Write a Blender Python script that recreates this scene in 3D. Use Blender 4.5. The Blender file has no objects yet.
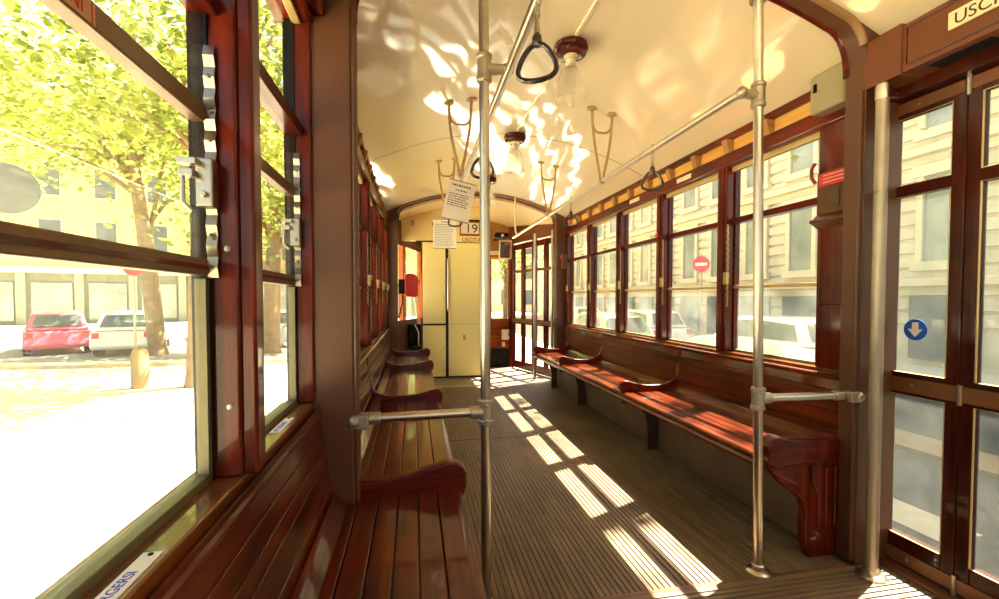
import bpy, bmesh, math, random
from mathutils import Vector, Matrix, Euler
random.seed(7)
S = bpy.context.scene
COL = S.collection
R = math.radians

# ------------------------------------------------------------------ helpers
def lin(c):
    return tuple(((v / 255.0) / 12.92 if v / 255.0 <= 0.04045 else ((v / 255.0 + 0.055) / 1.055) ** 2.4) for v in c)

class G:
    """collects shapes that become one mesh"""
    def __init__(self):
        self.v = []; self.f = []
    def add(self, vs, fs):
        n = len(self.v)
        self.v += [tuple(p) for p in vs]
        self.f += [tuple(i + n for i in f) for f in fs]
        return self
    def box(self, x0, x1, y0, y1, z0, z1):
        if x0 > x1: x0, x1 = x1, x0
        if y0 > y1: y0, y1 = y1, y0
        if z0 > z1: z0, z1 = z1, z0
        vs = [(x, y, z) for x in (x0, x1) for y in (y0, y1) for z in (z0, z1)]
        return self.add(vs, [(0, 1, 3, 2), (4, 6, 7, 5), (0, 4, 5, 1), (2, 3, 7, 6), (0, 2, 6, 4), (1, 5, 7, 3)])
    def obox(self, c, size, rot=(0, 0, 0)):
        m = Euler(rot).to_matrix(); c = Vector(c)
        hx, hy, hz = [s / 2 for s in size]
        vs = [c + m @ Vector((x, y, z)) for x in (-hx, hx) for y in (-hy, hy) for z in (-hz, hz)]
        return self.add(vs, [(0, 1, 3, 2), (4, 6, 7, 5), (0, 4, 5, 1), (2, 3, 7, 6), (0, 2, 6, 4), (1, 5, 7, 3)])
    def prism(self, pts, plane, a, b):
        def m(p, t):
            if plane == 'XZ': return (p[0], t, p[1])
            if plane == 'YZ': return (t, p[0], p[1])
            return (p[0], p[1], t)
        n = len(pts)
        vs = [m(p, a) for p in pts] + [m(p, b) for p in pts]
        fs = [tuple(range(n)), tuple(range(2 * n - 1, n - 1, -1))]
        fs += [(i, (i + 1) % n, n + (i + 1) % n, n + i) for i in range(n)]
        return self.add(vs, fs)
    def tube(self, pts, r, n=12, closed=False):
        pts = [Vector(p) for p in pts]; k = len(pts)
        rs = r if isinstance(r, (list, tuple)) else [r] * k
        tan = []
        for i in range(k):
            if closed: t = pts[(i + 1) % k] - pts[i - 1]
            else: t = pts[min(i + 1, k - 1)] - pts[max(i - 1, 0)]
            tan.append(t.normalized())
        ref = Vector((0, 0, 1)) if abs(tan[0].z) < 0.9 else Vector((1, 0, 0))
        nrm = (ref - tan[0] * ref.dot(tan[0])).normalized()
        vs = []
        for i in range(k):
            nrm = (nrm - tan[i] * nrm.dot(tan[i])).normalized()
            bn = tan[i].cross(nrm)
            for j in range(n):
                a = 2 * math.pi * j / n
                vs.append(pts[i] + (nrm * math.cos(a) + bn * math.sin(a)) * rs[i])
        fs = []
        for i in range(k if closed else k - 1):
            i2 = (i + 1) % k
            for j in range(n):
                fs.append((i * n + j, i * n + (j + 1) % n, i2 * n + (j + 1) % n, i2 * n + j))
        if not closed:
            fs.append(tuple(range(n - 1, -1, -1))); fs.append(tuple((k - 1) * n + j for j in range(n)))
        return self.add(vs, fs)
    def lathe(self, prof, c=(0, 0, 0), rot=(0, 0, 0), n=24, cap=True):
        m = Euler(rot).to_matrix(); c = Vector(c); vs = []; k = len(prof)
        for r, z in prof:
            for j in range(n):
                a = 2 * math.pi * j / n
                vs.append(c + m @ Vector((r * math.cos(a), r * math.sin(a), z)))
        fs = [(i * n + j, i * n + (j + 1) % n, (i + 1) * n + (j + 1) % n, (i + 1) * n + j) for i in range(k - 1) for j in range(n)]
        if cap:
            fs.append(tuple(range(n - 1, -1, -1))); fs.append(tuple((k - 1) * n + j for j in range(n)))
        return self.add(vs, fs)
    def ball(self, c, r, n=10):
        prof = [(max(r * math.sin(math.pi * i / n), 1e-4), -r * math.cos(math.pi * i / n)) for i in range(n + 1)]
        return self.lathe(prof, c, n=n * 2)

ROOTLOC = {}
def build(name, g, mat, off=(0, 0, 0), bevel=0, seg=2, smooth=35):
    me = bpy.data.meshes.new(name)
    ox, oy, oz = off
    me.from_pydata([(x - ox, y - oy, z - oz) for x, y, z in g.v], [], g.f)
    bm = bmesh.new(); bm.from_mesh(me)
    bmesh.ops.recalc_face_normals(bm, faces=bm.faces[:])
    bm.to_mesh(me); bm.free()
    for p in me.polygons: p.use_smooth = True
    me.set_sharp_from_angle(angle=R(smooth))
    if mat: me.materials.append(mat)
    o = bpy.data.objects.new(name, me); COL.objects.link(o)
    if bevel:
        b = o.modifiers.new('bevel', 'BEVEL'); b.width = bevel; b.segments = seg; b.limit_method = 'ANGLE'; b.angle_limit = R(40)
        b.harden_normals = True
    return o
def tag(o, label, cat, group=None, kind=None):
    o['label'] = label; o['category'] = cat
    if group: o['group'] = group
    if kind: o['kind'] = kind
    return o
def thing(name, label, cat, loc=(0, 0, 0), rz=0, group=None, kind=None):
    o = bpy.data.objects.new(name, None); COL.objects.link(o)
    o.empty_display_size = 0.1
    o.location = loc; o.rotation_euler = (0, 0, rz)
    ROOTLOC[o.name] = tuple(loc)
    return tag(o, label, cat, group, kind)
def part(name, g, mat, parent, label=None, local=False, **kw):
    r = parent
    while r.parent: r = r.parent
    off = (0, 0, 0) if local else ROOTLOC.get(r.name, (0, 0, 0))
    o = build(name, g, mat, off, **kw); o.parent = parent
    if label: o['label'] = label
    return o
def single(name, g, mat, label, cat, loc, group=None, kind=None, **kw):
    o = build(name, g, mat, loc, **kw); o.location = loc
    ROOTLOC[o.name] = tuple(loc)
    return tag(o, label, cat, group, kind)
def copy_tree(o, parent=None):
    c = o.copy(); COL.objects.link(c)
    if parent: c.parent = parent
    for ch in list(o.children): copy_tree(ch, c)
    return c
def clone(o, dx, dy, dz, label, group=None):
    c = copy_tree(o); c.location = Vector(o.location) + Vector((dx, dy, dz)); c['label'] = label
    ROOTLOC[c.name] = tuple(c.location)
    if group: c['group'] = group
    return c
def text_geo(txt, size, origin, xdir, ydir, depth=0.001):
    cu = bpy.data.curves.new('text', 'FONT'); cu.body = txt; cu.size = size; cu.extrude = depth
    ob = bpy.data.objects.new('text', cu); COL.objects.link(ob)
    dg = bpy.context.evaluated_depsgraph_get()
    me = bpy.data.meshes.new_from_object(ob.evaluated_get(dg))
    xd = Vector(xdir).normalized(); yd = Vector(ydir).normalized(); zd = xd.cross(yd); o = Vector(origin)
    g = G(); g.add([o + xd * v.co.x + yd * v.co.y + zd * v.co.z for v in me.vertices], [tuple(p.vertices) for p in me.polygons])
    bpy.data.objects.remove(ob); bpy.data.curves.remove(cu); bpy.data.meshes.remove(me)
    return g

# ------------------------------------------------------------------ materials
def newmat(name):
    m = bpy.data.materials.new(name); m.use_nodes = True
    nt = m.node_tree; b = nt.nodes['Principled BSDF']
    return m, nt, b
def coords(nt, scale, kind='Object', rot=(0, 0, 0)):
    tc = nt.nodes.new('ShaderNodeTexCoord'); mp = nt.nodes.new('ShaderNodeMapping')
    mp.inputs['Scale'].default_value = scale; mp.inputs['Rotation'].default_value = rot
    nt.links.new(tc.outputs[kind], mp.inputs['Vector']); return mp.outputs['Vector']
def noise(nt, vec, scale=5, detail=4, rough=.55):
    n = nt.nodes.new('ShaderNodeTexNoise'); n.inputs['Scale'].default_value = scale
    n.inputs['Detail'].default_value = detail; n.inputs['Roughness'].default_value = rough
    nt.links.new(vec, n.inputs['Vector']); return n.outputs['Fac']
def ramp(nt, fac, stops):
    r = nt.nodes.new('ShaderNodeValToRGB'); e = r.color_ramp.elements
    while len(e) < len(stops): e.new(0.5)
    for el, (p, c) in zip(e, stops): el.position = p; el.color = (*c, 1)
    nt.links.new(fac, r.inputs['Fac']); return r.outputs['Color']
def bump(nt, b, fac, strength, dist=0.01):
    n = nt.nodes.new('ShaderNodeBump'); n.inputs['Strength'].default_value = strength; n.inputs['Distance'].default_value = dist
    nt.links.new(fac, n.inputs['Height']); nt.links.new(n.outputs['Normal'], b.inputs['Normal'])
def flat(name, rgb, rough=.5, metal=0, coat=0, var=.12, vs=6, bumpv=0, spec=.5):
    m, nt, b = newmat(name); c = lin(rgb)
    f = noise(nt, coords(nt, (1, 1, 1)), vs, 4)
    cc = ramp(nt, f, [(.3, tuple(v * (1 - var) for v in c)), (.7, tuple(min(1, v * (1 + var)) for v in c))])
    nt.links.new(cc, b.inputs['Base Color'])
    b.inputs['Roughness'].default_value = rough; b.inputs['Metallic'].default_value = metal
    b.inputs['Coat Weight'].default_value = coat; b.inputs['Coat Roughness'].default_value = .08
    b.inputs['Specular IOR Level'].default_value = spec
    if bumpv: bump(nt, b, noise(nt, coords(nt, (1, 1, 1)), vs * 8, 3), bumpv)
    return m
def wood(name, dark, light, axis, coat=.6, rough=.3, scale=1):
    m, nt, b = newmat(name); d, l = lin(dark), lin(light)
    sc = {'X': (1.2, 22, 22), 'Y': (22, 1.2, 22), 'Z': (22, 22, 1.2)}[axis]
    vec = coords(nt, tuple(s * scale for s in sc))
    f1 = noise(nt, vec, 1.6, 6, .65); f2 = noise(nt, coords(nt, (1, 1, 1)), 2.5, 2)
    mx = nt.nodes.new('ShaderNodeMix'); mx.inputs['Factor'].default_value = .3
    nt.links.new(f1, mx.inputs['A']); nt.links.new(f2, mx.inputs['B'])
    mid = tuple((a + c) / 2 for a, c in zip(d, l))
    cc = ramp(nt, mx.outputs['Result'], [(.36, d), (.5, mid), (.64, l)])
    nt.links.new(cc, b.inputs['Base Color'])
    b.inputs['Roughness'].default_value = rough
    b.inputs['Coat Weight'].default_value = coat * .5; b.inputs['Coat Roughness'].default_value = .05; b.inputs['Specular IOR Level'].default_value = .12
    bump(nt, b, f1, .12, .002)
    return m
def schlick(nt, f0=.02):
    # grazing-angle reflectance, the same from both sides of the pane
    lw = nt.nodes.new('ShaderNodeLayerWeight'); lw.inputs['Blend'].default_value = .5
    p = nt.nodes.new('ShaderNodeMath'); p.operation = 'POWER'; p.inputs[1].default_value = 5
    nt.links.new(lw.outputs['Facing'], p.inputs[0])
    a = nt.nodes.new('ShaderNodeMath'); a.operation = 'MULTIPLY_ADD'; a.inputs[1].default_value = 1 - f0; a.inputs[2].default_value = f0
    nt.links.new(p.outputs[0], a.inputs[0]); return a.outputs[0]
def glass(name, tint=(1, 1, 1), haze=.0, hazecol=(.8, .8, .7)):
    m, nt, b = newmat(name); nt.nodes.remove(b); out = nt.nodes['Material Output']
    tr = nt.nodes.new('ShaderNodeBsdfTransparent'); tr.inputs['Color'].default_value = (*tint, 1)
    gl = nt.nodes.new('ShaderNodeBsdfGlossy'); gl.inputs['Roughness'].default_value = .02
    mx = nt.nodes.new('ShaderNodeMixShader')
    nt.links.new(schlick(nt), mx.inputs['Fac']); nt.links.new(tr.outputs[0], mx.inputs[1]); nt.links.new(gl.outputs[0], mx.inputs[2])
    last = mx
    if haze:
        # dust and wiped streaks on the pane
        df = nt.nodes.new('ShaderNodeBsdfTranslucent'); df.inputs['Color'].default_value = (*hazecol, 1)
        f = noise(nt, coords(nt, (1, 3, 3)), 3, 4)
        mr = nt.nodes.new('ShaderNodeMapRange'); mr.inputs['From Min'].default_value = .3; mr.inputs['From Max'].default_value = .75
        mr.inputs['To Min'].default_value = haze * .5; mr.inputs['To Max'].default_value = haze * 1.4
        nt.links.new(f, mr.inputs['Value'])
        m2 = nt.nodes.new('ShaderNodeMixShader')
        nt.links.new(mr.outputs[0], m2.inputs['Fac']); nt.links.new(mx.outputs[0], m2.inputs[1]); nt.links.new(df.outputs[0], m2.inputs[2]); last = m2
    nt.links.new(last.outputs[0], out.inputs['Surface'])
    return m
def leafmat(name, c1, c2):
    m, nt, b = newmat(name); out = nt.nodes['Material Output']; nt.nodes.remove(b)
    f = noise(nt, coords(nt, (1, 1, 1)), 1.6, 5)
    cc = ramp(nt, f, [(.35, lin(c1)), (.65, lin(c2))])
    d = nt.nodes.new('ShaderNodeBsdfDiffuse'); t = nt.nodes.new('ShaderNodeBsdfTranslucent'); mx = nt.nodes.new('ShaderNodeMixShader')
    mx.inputs['Fac'].default_value = .5
    nt.links.new(cc, d.inputs['Color']); nt.links.new(cc, t.inputs['Color'])
    nt.links.new(d.outputs[0], mx.inputs[1]); nt.links.new(t.outputs[0], mx.inputs[2]); nt.links.new(mx.outputs[0], out.inputs['Surface'])
    return m

W_Y = wood('mahogany_y', (38, 7, 3), (118, 34, 10), 'Y', coat=.9)
W_Z = wood('mahogany_z', (38, 8, 4), (114, 34, 11), 'Z', coat=.7)
W_X = wood('mahogany_x', (40, 8, 4), (112, 32, 11), 'X', coat=.8)
W_SEAT = wood('seat_wood', (34, 8, 3), (112, 42, 10), 'Y', coat=1.0, rough=.3)
W_SILL = wood('varnished_sill', (70, 30, 10), (130, 72, 24), 'Y', coat=1.5, rough=.3)
W_SILL.node_tree.nodes['Principled BSDF'].inputs['Coat IOR'].default_value = 1.9
W_DOOR = wood('door_wood', (34, 8, 4), (78, 24, 10), 'Z', coat=.6)
W_ORANGE = wood('orange_wood', (150, 70, 28), (200, 110, 50), 'Z', coat=.3)
W_PLY = wood('plywood', (206, 150, 66), (238, 190, 104), 'Y', coat=.15, rough=.45)
W_TAN = wood('tan_wood', (150, 104, 58), (190, 146, 92), 'Y', coat=.15, rough=.45)
BROWN = flat('brown_paint', (88, 52, 26), .5, coat=.06, var=.06, vs=3)
BROWNH = flat('brown_header_paint', (104, 56, 28), .4, coat=.2, var=.05, vs=2)
STRIP = flat('brown_metal_strip', (120, 76, 44), .4, metal=.3, var=.12)
ALU = flat('aluminium', (205, 196, 178), .28, metal=1, var=.08, vs=9)
ALUD = flat('dull_aluminium', (176, 164, 142), .42, metal=.8, var=.1, vs=12)
STEEL = flat('steel', (172, 162, 142), .3, metal=1, var=.1)
RAILM = flat('sash_metal', (122, 95, 66), .42, metal=.35, var=.12)
CHAN = flat('dull_olive_metal', (112, 106, 78), .4, metal=.4, var=.12)
BRASS = flat('worn_brass', (170, 146, 100), .35, metal=.8, var=.15)
LIGHTRAIL = flat('light_sash_metal', (196, 170, 112), .4, metal=.3, var=.1)
TANP = flat('hanger_paint', (176, 142, 92), .35, coat=.3, var=.06)
CREAMB = flat('cream_paint', (238, 214, 160), .3, coat=.4, var=.03, vs=2)
YELLOW = flat('yellow_panel', (254, 240, 160), .4, coat=.25, var=.03, vs=2)
YEDGE = flat('pale_edge', (246, 234, 190), .4, var=.03)
BLACK = flat('black_plastic', (18, 15, 13), .6, var=.2, spec=.2)
RUBBER = flat('ring_plastic', (40, 28, 24), .22, coat=.5, var=.15)
WHITE = flat('white_card', (236, 226, 206), .6, var=.02)
PAPER = flat('paper', (228, 216, 200), .8, var=.02)
PAPER2 = flat('paper_white', (240, 234, 216), .8, var=.02)
INK = flat('ink', (60, 50, 46), .8, var=.05)
REDINK = flat('red_ink', (196, 60, 44), .6, var=.05)
BLUEINK = flat('blue_ink', (60, 80, 190), .6, var=.05)
BLUE = flat('blue_sticker', (24, 96, 200), .4, var=.03)
RED = flat('red_plastic', (206, 34, 34), .35, coat=.2, var=.05)
REDS = flat('red_sticker', (206, 44, 44), .5, var=.05)
GREYBOX = flat('grey_green_plastic', (156, 146, 112), .45, var=.05)
KICK = flat('heater_panel', (112, 84, 58), .5, var=.2, vs=5)
DARKW = wood('dark_lamp_wood', (44, 14, 10), (92, 26, 18), 'X', coat=.9, rough=.2)
GLASS = glass('window_glass', (.98, .99, .96))
HAZE = glass('dusty_glass', (.97, .98, .93), .03)
DOORGLASS = glass('door_glass', (.90, .93, .88), .015)
MIRROR = flat('mirror', (210, 210, 200), .04, metal=1, var=.01)
def frosted():
    m, nt, b = newmat('lamp_glass'); out = nt.nodes['Material Output']
    nt.nodes.remove(b)
    tr = nt.nodes.new('ShaderNodeBsdfTransparent'); tr.inputs['Color'].default_value = (.995, .99, .975, 1)
    gl = nt.nodes.new('ShaderNodeBsdfGlossy'); gl.inputs['Roughness'].default_value = .08
    df = nt.nodes.new('ShaderNodeBsdfTranslucent'); df.inputs['Color'].default_value = (1, .98, .92, 1)
    m1 = nt.nodes.new('ShaderNodeMixShader'); m1.inputs['Fac'].default_value = .17
    m2 = nt.nodes.new('ShaderNodeMixShader')
    nt.links.new(tr.outputs[0], m1.inputs[1]); nt.links.new(df.outputs[0], m1.inputs[2])
    nt.links.new(schlick(nt, .07), m2.inputs['Fac']); nt.links.new(m1.outputs[0], m2.inputs[1]); nt.links.new(gl.outputs[0], m2.inputs[2])
    nt.links.new(m2.outputs[0], out.inputs['Surface']); return m
LAMPGLASS = frosted()
def floormat(name, axis):
    m, nt, b = newmat(name)
    sc = (6, .5, 6) if axis == 'Y' else (.5, 6, 6)
    f = noise(nt, coords(nt, sc), 4, 6, .7); f2 = noise(nt, coords(nt, (1, 1, 1)), 1.7, 3)
    mx = nt.nodes.new('ShaderNodeMix'); mx.inputs['Factor'].default_value = .45
    nt.links.new(f, mx.inputs['A']); nt.links.new(f2, mx.inputs['B'])
    cc = ramp(nt, mx.outputs['Result'], [(.35, lin((80, 62, 45))), (.65, lin((132, 108, 80)))])
    nt.links.new(cc, b.inputs['Base Color']); b.inputs['Roughness'].default_value = .5; b.inputs['Specular IOR Level'].default_value = .4
    return m
FLOORM = floormat('ribbed_floor', 'Y'); FLOORX = floormat('ribbed_floor_x', 'X')
def ceilmat():
    m, nt, b = newmat('cream_enamel')
    f = noise(nt, coords(nt, (1, 1, 1)), 1.2, 2)
    cc = ramp(nt, f, [(.3, lin((246, 230, 190))), (.7, lin((251, 238, 204)))])
    nt.links.new(cc, b.inputs['Base Color']); b.inputs['Roughness'].default_value = .35
    b.inputs['Coat Weight'].default_value = 1; b.inputs['Coat Roughness'].default_value = .05; b.inputs['Coat IOR'].default_value = 2.2
    n = nt.nodes.new('ShaderNodeBump'); n.inputs['Strength'].default_value = .35; n.inputs['Distance'].default_value = .03
    f2 = noise(nt, coords(nt, (1.6, .7, 1)), 2.2, 1)
    nt.links.new(f2, n.inputs['Height']); nt.links.new(n.outputs['Normal'], b.inputs['Coat Normal'])
    return m
CEIL = ceilmat()

# ------------------------------------------------------------------ dimensions (metres): x across, y along the tram, z up
XC = 0.753            # centre line of the car
def X(s, u): return XC + s * u
HW = 1.107            # glass plane
SILL, TOP = 0.735, 1.815
YB = -2.2             # rear end of the modelled car
YP0, YP1 = 1.42, 1.505 # near portal
YF0, YF1 = 5.16, 5.28 # far portal
def cz(u): return 2.285 - 0.275 * (u / 1.08) ** 2

# ------------------------------------------------------------------ floor
def ribs(x0, x1, y0, y1, along, pitch=.023, w=.0172, h=.0045):
    g = G(); pts = []
    a0, a1 = (x0, x1) if along == 'Y' else (y0, y1)
    n = int((a1 - a0) / pitch)
    for i in range(n):
        a = a0 + i * pitch
        pts += [(a, -h), (a + (pitch - w) * .8, -h), (a + (pitch - w) , 0), (a + pitch - .0012, 0)]
    pts += [(a1, 0), (a1, -.02), (a0, -.02)]
    if along == 'Y': g.prism(pts, 'XZ', y0, y1)
    else: g.prism(pts, 'YZ', x0, x1)
    return g
fl = thing('floor', 'brown ribbed wooden floor running down the aisle', 'floor', (XC, 3, 0), kind='structure')
part('ribbed_board', ribs(-.06, 1.66, 1.435, 3.245, 'Y'), FLOORM, fl, smooth=20)
part('ribbed_board', ribs(.20, 1.66, 3.255, 5.2, 'Y'), FLOORM, fl, smooth=20)
part('ribbed_board', ribs(-.06, .195, 3.255, 5.2, 'Y'), FLOORM, fl, smooth=20)
part('ribbed_board', ribs(-.2, 1.95, YB, 1.42, 'X'), FLOORX, fl, smooth=20)
part('joint_strip', G().box(-.2, 1.68, 1.42, 1.435, -.02, .001), STRIP, fl)
g = G().box(X(-1, 1.14), X(1, 1.14), YB, 5.3, -.08, -.021)
g.prism([(X(-1, 1.14), 5.3), (X(1, 1.14), 5.3), (X(1, 1.12), 5.44), (1.42, 6.66), (1.2, 6.74), (.3, 6.74), (.08, 6.66), (X(-1, 1.12), 5.44)], 'XY', -.08, -.001)
part('sub_floor', g, flat('worn_floor', (120, 104, 84), .5, var=.15, vs=4), fl)
part('threshold', G().box(-.2, 1.72, 5.2, 5.32, -.02, .002), flat('worn_plate', (150, 134, 108), .4, metal=.4, var=.1), fl, bevel=.001)

# ------------------------------------------------------------------ ceiling
def ceil_geo(y0, y1, inner=0.0, um=1.13, n=28):
    g = G(); top = []; bot = []
    for i in range(n + 1):
        u = -um + 2 * um * i / n
        bot.append((XC + u, cz(u) - inner)); top.append((XC + u, cz(u) + .06))
    g.prism(bot + top[::-1], 'XZ', y0, y1); return g
ce = thing('ceiling', 'glossy cream arched ceiling with mirror like reflections', 'ceiling', (XC, 2.5, 2.2), kind='structure')
part('ceiling_panel', ceil_geo(YB, YP0 + .02), CEIL, ce, smooth=30)
part('ceiling_panel', ceil_geo(YP0 + .02, 3.306), CEIL, ce, smooth=30)
part('ceiling_panel', ceil_geo(3.309, YF1), CEIL, ce, smooth=30)
part('ceiling_panel', ceil_geo(YF1, 6.75, .05, 1.12), CREAMB, ce, smooth=30)
def arc_strip(y0, y1, t0, t1, um):
    g = G(); n = 30; a = []; b = []
    for i in range(n + 1):
        u = -um + 2 * um * i / n; a.append((XC + u, cz(u) - t1)); b.append((XC + u, cz(u) - t0))
    g.prism(a + b[::-1], 'XZ', y0, y1); return g
part('seam', arc_strip(3.303, 3.312, -.002, .001, 1.05), flat('seam_line', (140, 110, 66), .5), ce)
part('conduit', G().box(XC - .010, XC + .010, YB, 4.6, 2.276, 2.30), CEIL, ce, bevel=.003)

# ------------------------------------------------------------------ portals
def portal(nm, label, y0, y1, foot=0.0):
    t = thing(nm, label, 'arch', (XC, y0, 0), kind='structure')
    ui = .938
    inner = []
    # inner outline: up the right post, round corner, arch, down the left
    half = [(ui, foot), (ui, 1.92)]
    zc = lambda u: cz(u) - .014
    u_end = .83
    p0, p1, p2 = (ui, 1.92), (ui, 2.08), (u_end, zc(u_end))
    for i in range(1, 11):
        q = i / 10
        half.append(((1 - q) ** 2 * p0[0] + 2 * q * (1 - q) * p1[0] + q * q * p2[0], (1 - q) ** 2 * p0[1] + 2 * q * (1 - q) * p1[1] + q * q * p2[1]))
    for i in range(1, 13):
        u = u_end * (1 - i / 12); half.append((u, zc(u)))
    inn = [(XC + u, z) for u, z in half] + [(XC - u, z) for u, z in half[-2::-1]]
    outh = [(1.12, foot), (1.12, 1.80)] + [(1.12 - .0 * i, 1.80 + (cz(1.0) + .05 - 1.80) * i / 10) for i in range(1, 11)]
    out_half = [(1.12, foot), (1.12, 1.80)]
    for i in range(1, 11): 
        out_half.append((1.12 - (1.12 - u_end) * (i / 10) ** 2, 1.80 + (cz(u_end) + .03 - 1.80) * min(1, i / 5 if i < 5 else 1)))
    for i in range(1, 13):
        u = u_end * (1 - i / 12); out_half.append((u, cz(u) + .03))
    out = [(XC + u, z) for u, z in out_half] + [(XC - u, z) for u, z in out_half[-2::-1]]
    n = len(inn); g = G()
    vs = [(x, y0, z) for x, z in inn] + [(x, y0, z) for x, z in out] + [(x, y1, z) for x, z in inn] + [(x, y1, z) for x, z in out]
    fs = []
    for i in range(n - 1):
        fs += [(i, i + 1, n + i + 1, n + i), (2 * n + i, 3 * n + i, 3 * n + i + 1, 2 * n + i + 1), (i, 2 * n + i, 2 * n + i + 1, i + 1), (n + i, n + i + 1, 3 * n + i + 1, 3 * n + i)]
    for i in (0, n - 1): fs.append((i, n + i, 3 * n + i, 2 * n + i))
    g.add(vs, fs)
    part('post_and_arch', g, BROWN, t, bevel=.006, smooth=40)
    top = [p for p in inn if p[1] > 1.84]; top2 = [p for p in inn if p[1] > 2.0]
    part('arch_bead', G().tube([(x, y1 - .004, z + .004) for x, z in top], .011, 10), W_X, t)
    part('arch_bead', G().tube([(x, y0 + .004, z + .006) for x, z in top2], .014, 10), flat('arch_band_paint', (136, 104, 64), .45), t)
    return t
pt = portal('trim_1', 'brown painted arch and posts near the two grab poles', YP0, YP1)
part('post', G().box(X(-1, .938), X(-1, 1.12), 1.47, 1.59, 0, 2.06), BROWN, pt, bevel=.006)
# flanged edge of the near left post
part('edge_bead', G().tube([(X(-1, .932), YP0 + .012, z) for z in (.3, 1.2, 2.05)], .009, 8), BROWN, pt)
part('edge_bead', G().tube([(X(1, .932), YP0 + .012, z) for z in (.02, 1.2, 1.84)], .009, 8), BROWN, pt)
portal('trim_2', 'brown arch and riveted posts before the front platform', YF0, YF1)

# ------------------------------------------------------------------ side walls
def side_wall(s):
    nm = 'wall_right' if s > 0 else 'wall_left'
    w = thing(nm, ('mahogany window wall above the long bench on the sunny side' if s > 0 else 'mahogany window wall beside the camera with street trees outside'), 'wall', (X(s, 1.1), 2.5, 0), kind='structure')
    P = lambda nmx, g, m, **k: part(nmx, g, m, w, **k)
    def bx(u0, u1, y0, y1, z0, z1): return G().box(X(s, u0), X(s, u1), y0, y1, z0, z1)
    ya = 1.5 if s > 0 else YB
    # lower body, skirt
    P('lower_panel', bx(1.06, 1.15, ya, 5.3, -.45, SILL - .03), flat('body_panel', (150, 120, 70), .5))
    # sill ledge
    runs = [(1.515, 5.16)] if s > 0 else [(YB, 1.435), (1.59, 5.16)]
    for a, b in runs:
        P('sill', bx(1.052, 1.15, a, b, SILL - .03, SILL), W_SILL, bevel=.004)
        P('window_header', bx(1.05, 1.15, a, b, TOP if a > 1.4 else 1.86, 1.898), W_Y, bevel=.004)
        P('header_bead', G().tube([(X(s, 1.05), a, 1.825 if a > 1.4 else 1.87), (X(s, 1.05), b, 1.825 if a > 1.4 else 1.87)], .008, 8), W_Y)
        P('frieze_panel', bx(1.085, 1.15, a, b, 1.90, 1.976), W_PLY)
        P('cornice', bx(1.055, 1.15, a, b, 1.976, 2.012), W_Y, bevel=.004)
        n = int(round((b - a) / .30))
        for i in range(n):
            y = b - .12 - i * .30
            if y < a + .05: continue
            g = G(); g.prism([(X(s, 1.09), 1.90), (X(s, 1.055), 1.90), (X(s, 1.035), 1.976), (X(s, 1.09), 1.976)], 'XZ', y - .022, y + .022)
            P('frieze_bracket', g, W_TAN, bevel=.002)
    # pillars
    cen = [2.36, 3.05, 3.74, 4.43]
    for c in cen:
        P('pillar', bx(1.045, 1.122, c - .042, c + .042, SILL, TOP), W_Z, bevel=.006)
        P('pillar_bead', bx(1.036, 1.046, c - .018, c + .018, SILL, TOP), W_Z, bevel=.004)
    P('pillar', bx(1.045, 1.122, 5.08, 5.16, SILL, TOP), W_Z, bevel=.006)
    P('pillar', bx(1.045, 1.122, 1.515 if s > 0 else 1.59, 1.72, SILL, TOP), W_Z, bevel=.006)
    if s < 0:
        for c in (.8875, .10, -.68, -1.46):
            P('pillar', bx(1.052, 1.122, c - .0425, c + .0425, SILL, 1.90), W_Z, bevel=.006)
            P('pillar_bead', bx(1.028, 1.055, c - .036, c + .008, SILL, 1.90), W_Z, bevel=.006)
            P('screw', G().lathe([(.001, .003), (.005, .002), (.006, 0)], (X(s, 1.07), c - .0425, .86), (R(90), 0, 0), 10), STEEL)
            P('screw', G().lathe([(.001, .003), (.005, .002), (.006, 0)], (X(s, 1.07), c - .0425, 1.135), (R(90), 0, 0), 10), STEEL)
        P('jamb', bx(1.05, 1.122, 1.41, 1.435, SILL, 1.90), W_Z, bevel=.006)
        P('corner_block', bx(1.01, 1.15, 1.36, 1.42, 1.885, 2.04), W_Y, bevel=.006)
    else:
        # rear part of the sunny side, behind the doors
        P('lower_panel', bx(1.06, 1.15, YB, .0, -.45, SILL), W_Y)
        P('upper_panel', bx(1.06, 1.15, YB, .0, TOP, 2.05), W_Y)
        for y in (-.1, -.8, -1.5, YB + .1): P('pillar', bx(1.06, 1.15, y - .05, y + .05, SILL, TOP), W_Z)
        # end panel with recessed fields next to the near post
        P('end_field', bx(1.035, 1.05, 1.545, 1.70, 1.02, 1.44), W_Z, bevel=.006)
    return w
WL = side_wall(-1); WR = side_wall(1)
wb = thing('wall_back', 'mahogany rear bulkhead behind the viewer', 'wall', (XC, YB, 0), kind='structure')
g = G().box(X(-1, 1.15), X(1, 1.15), YB - .05, YB, -.1, .8).box(X(-1, 1.15), X(1, 1.15), YB - .05, YB, 1.8, 2.35)
for u in (-1.1, -.4, .4, 1.1): g.box(X(1, u - .06), X(1, u + .06), YB - .05, YB, .8, 1.8)
part('bulkhead', g, W_Z, wb)

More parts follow.
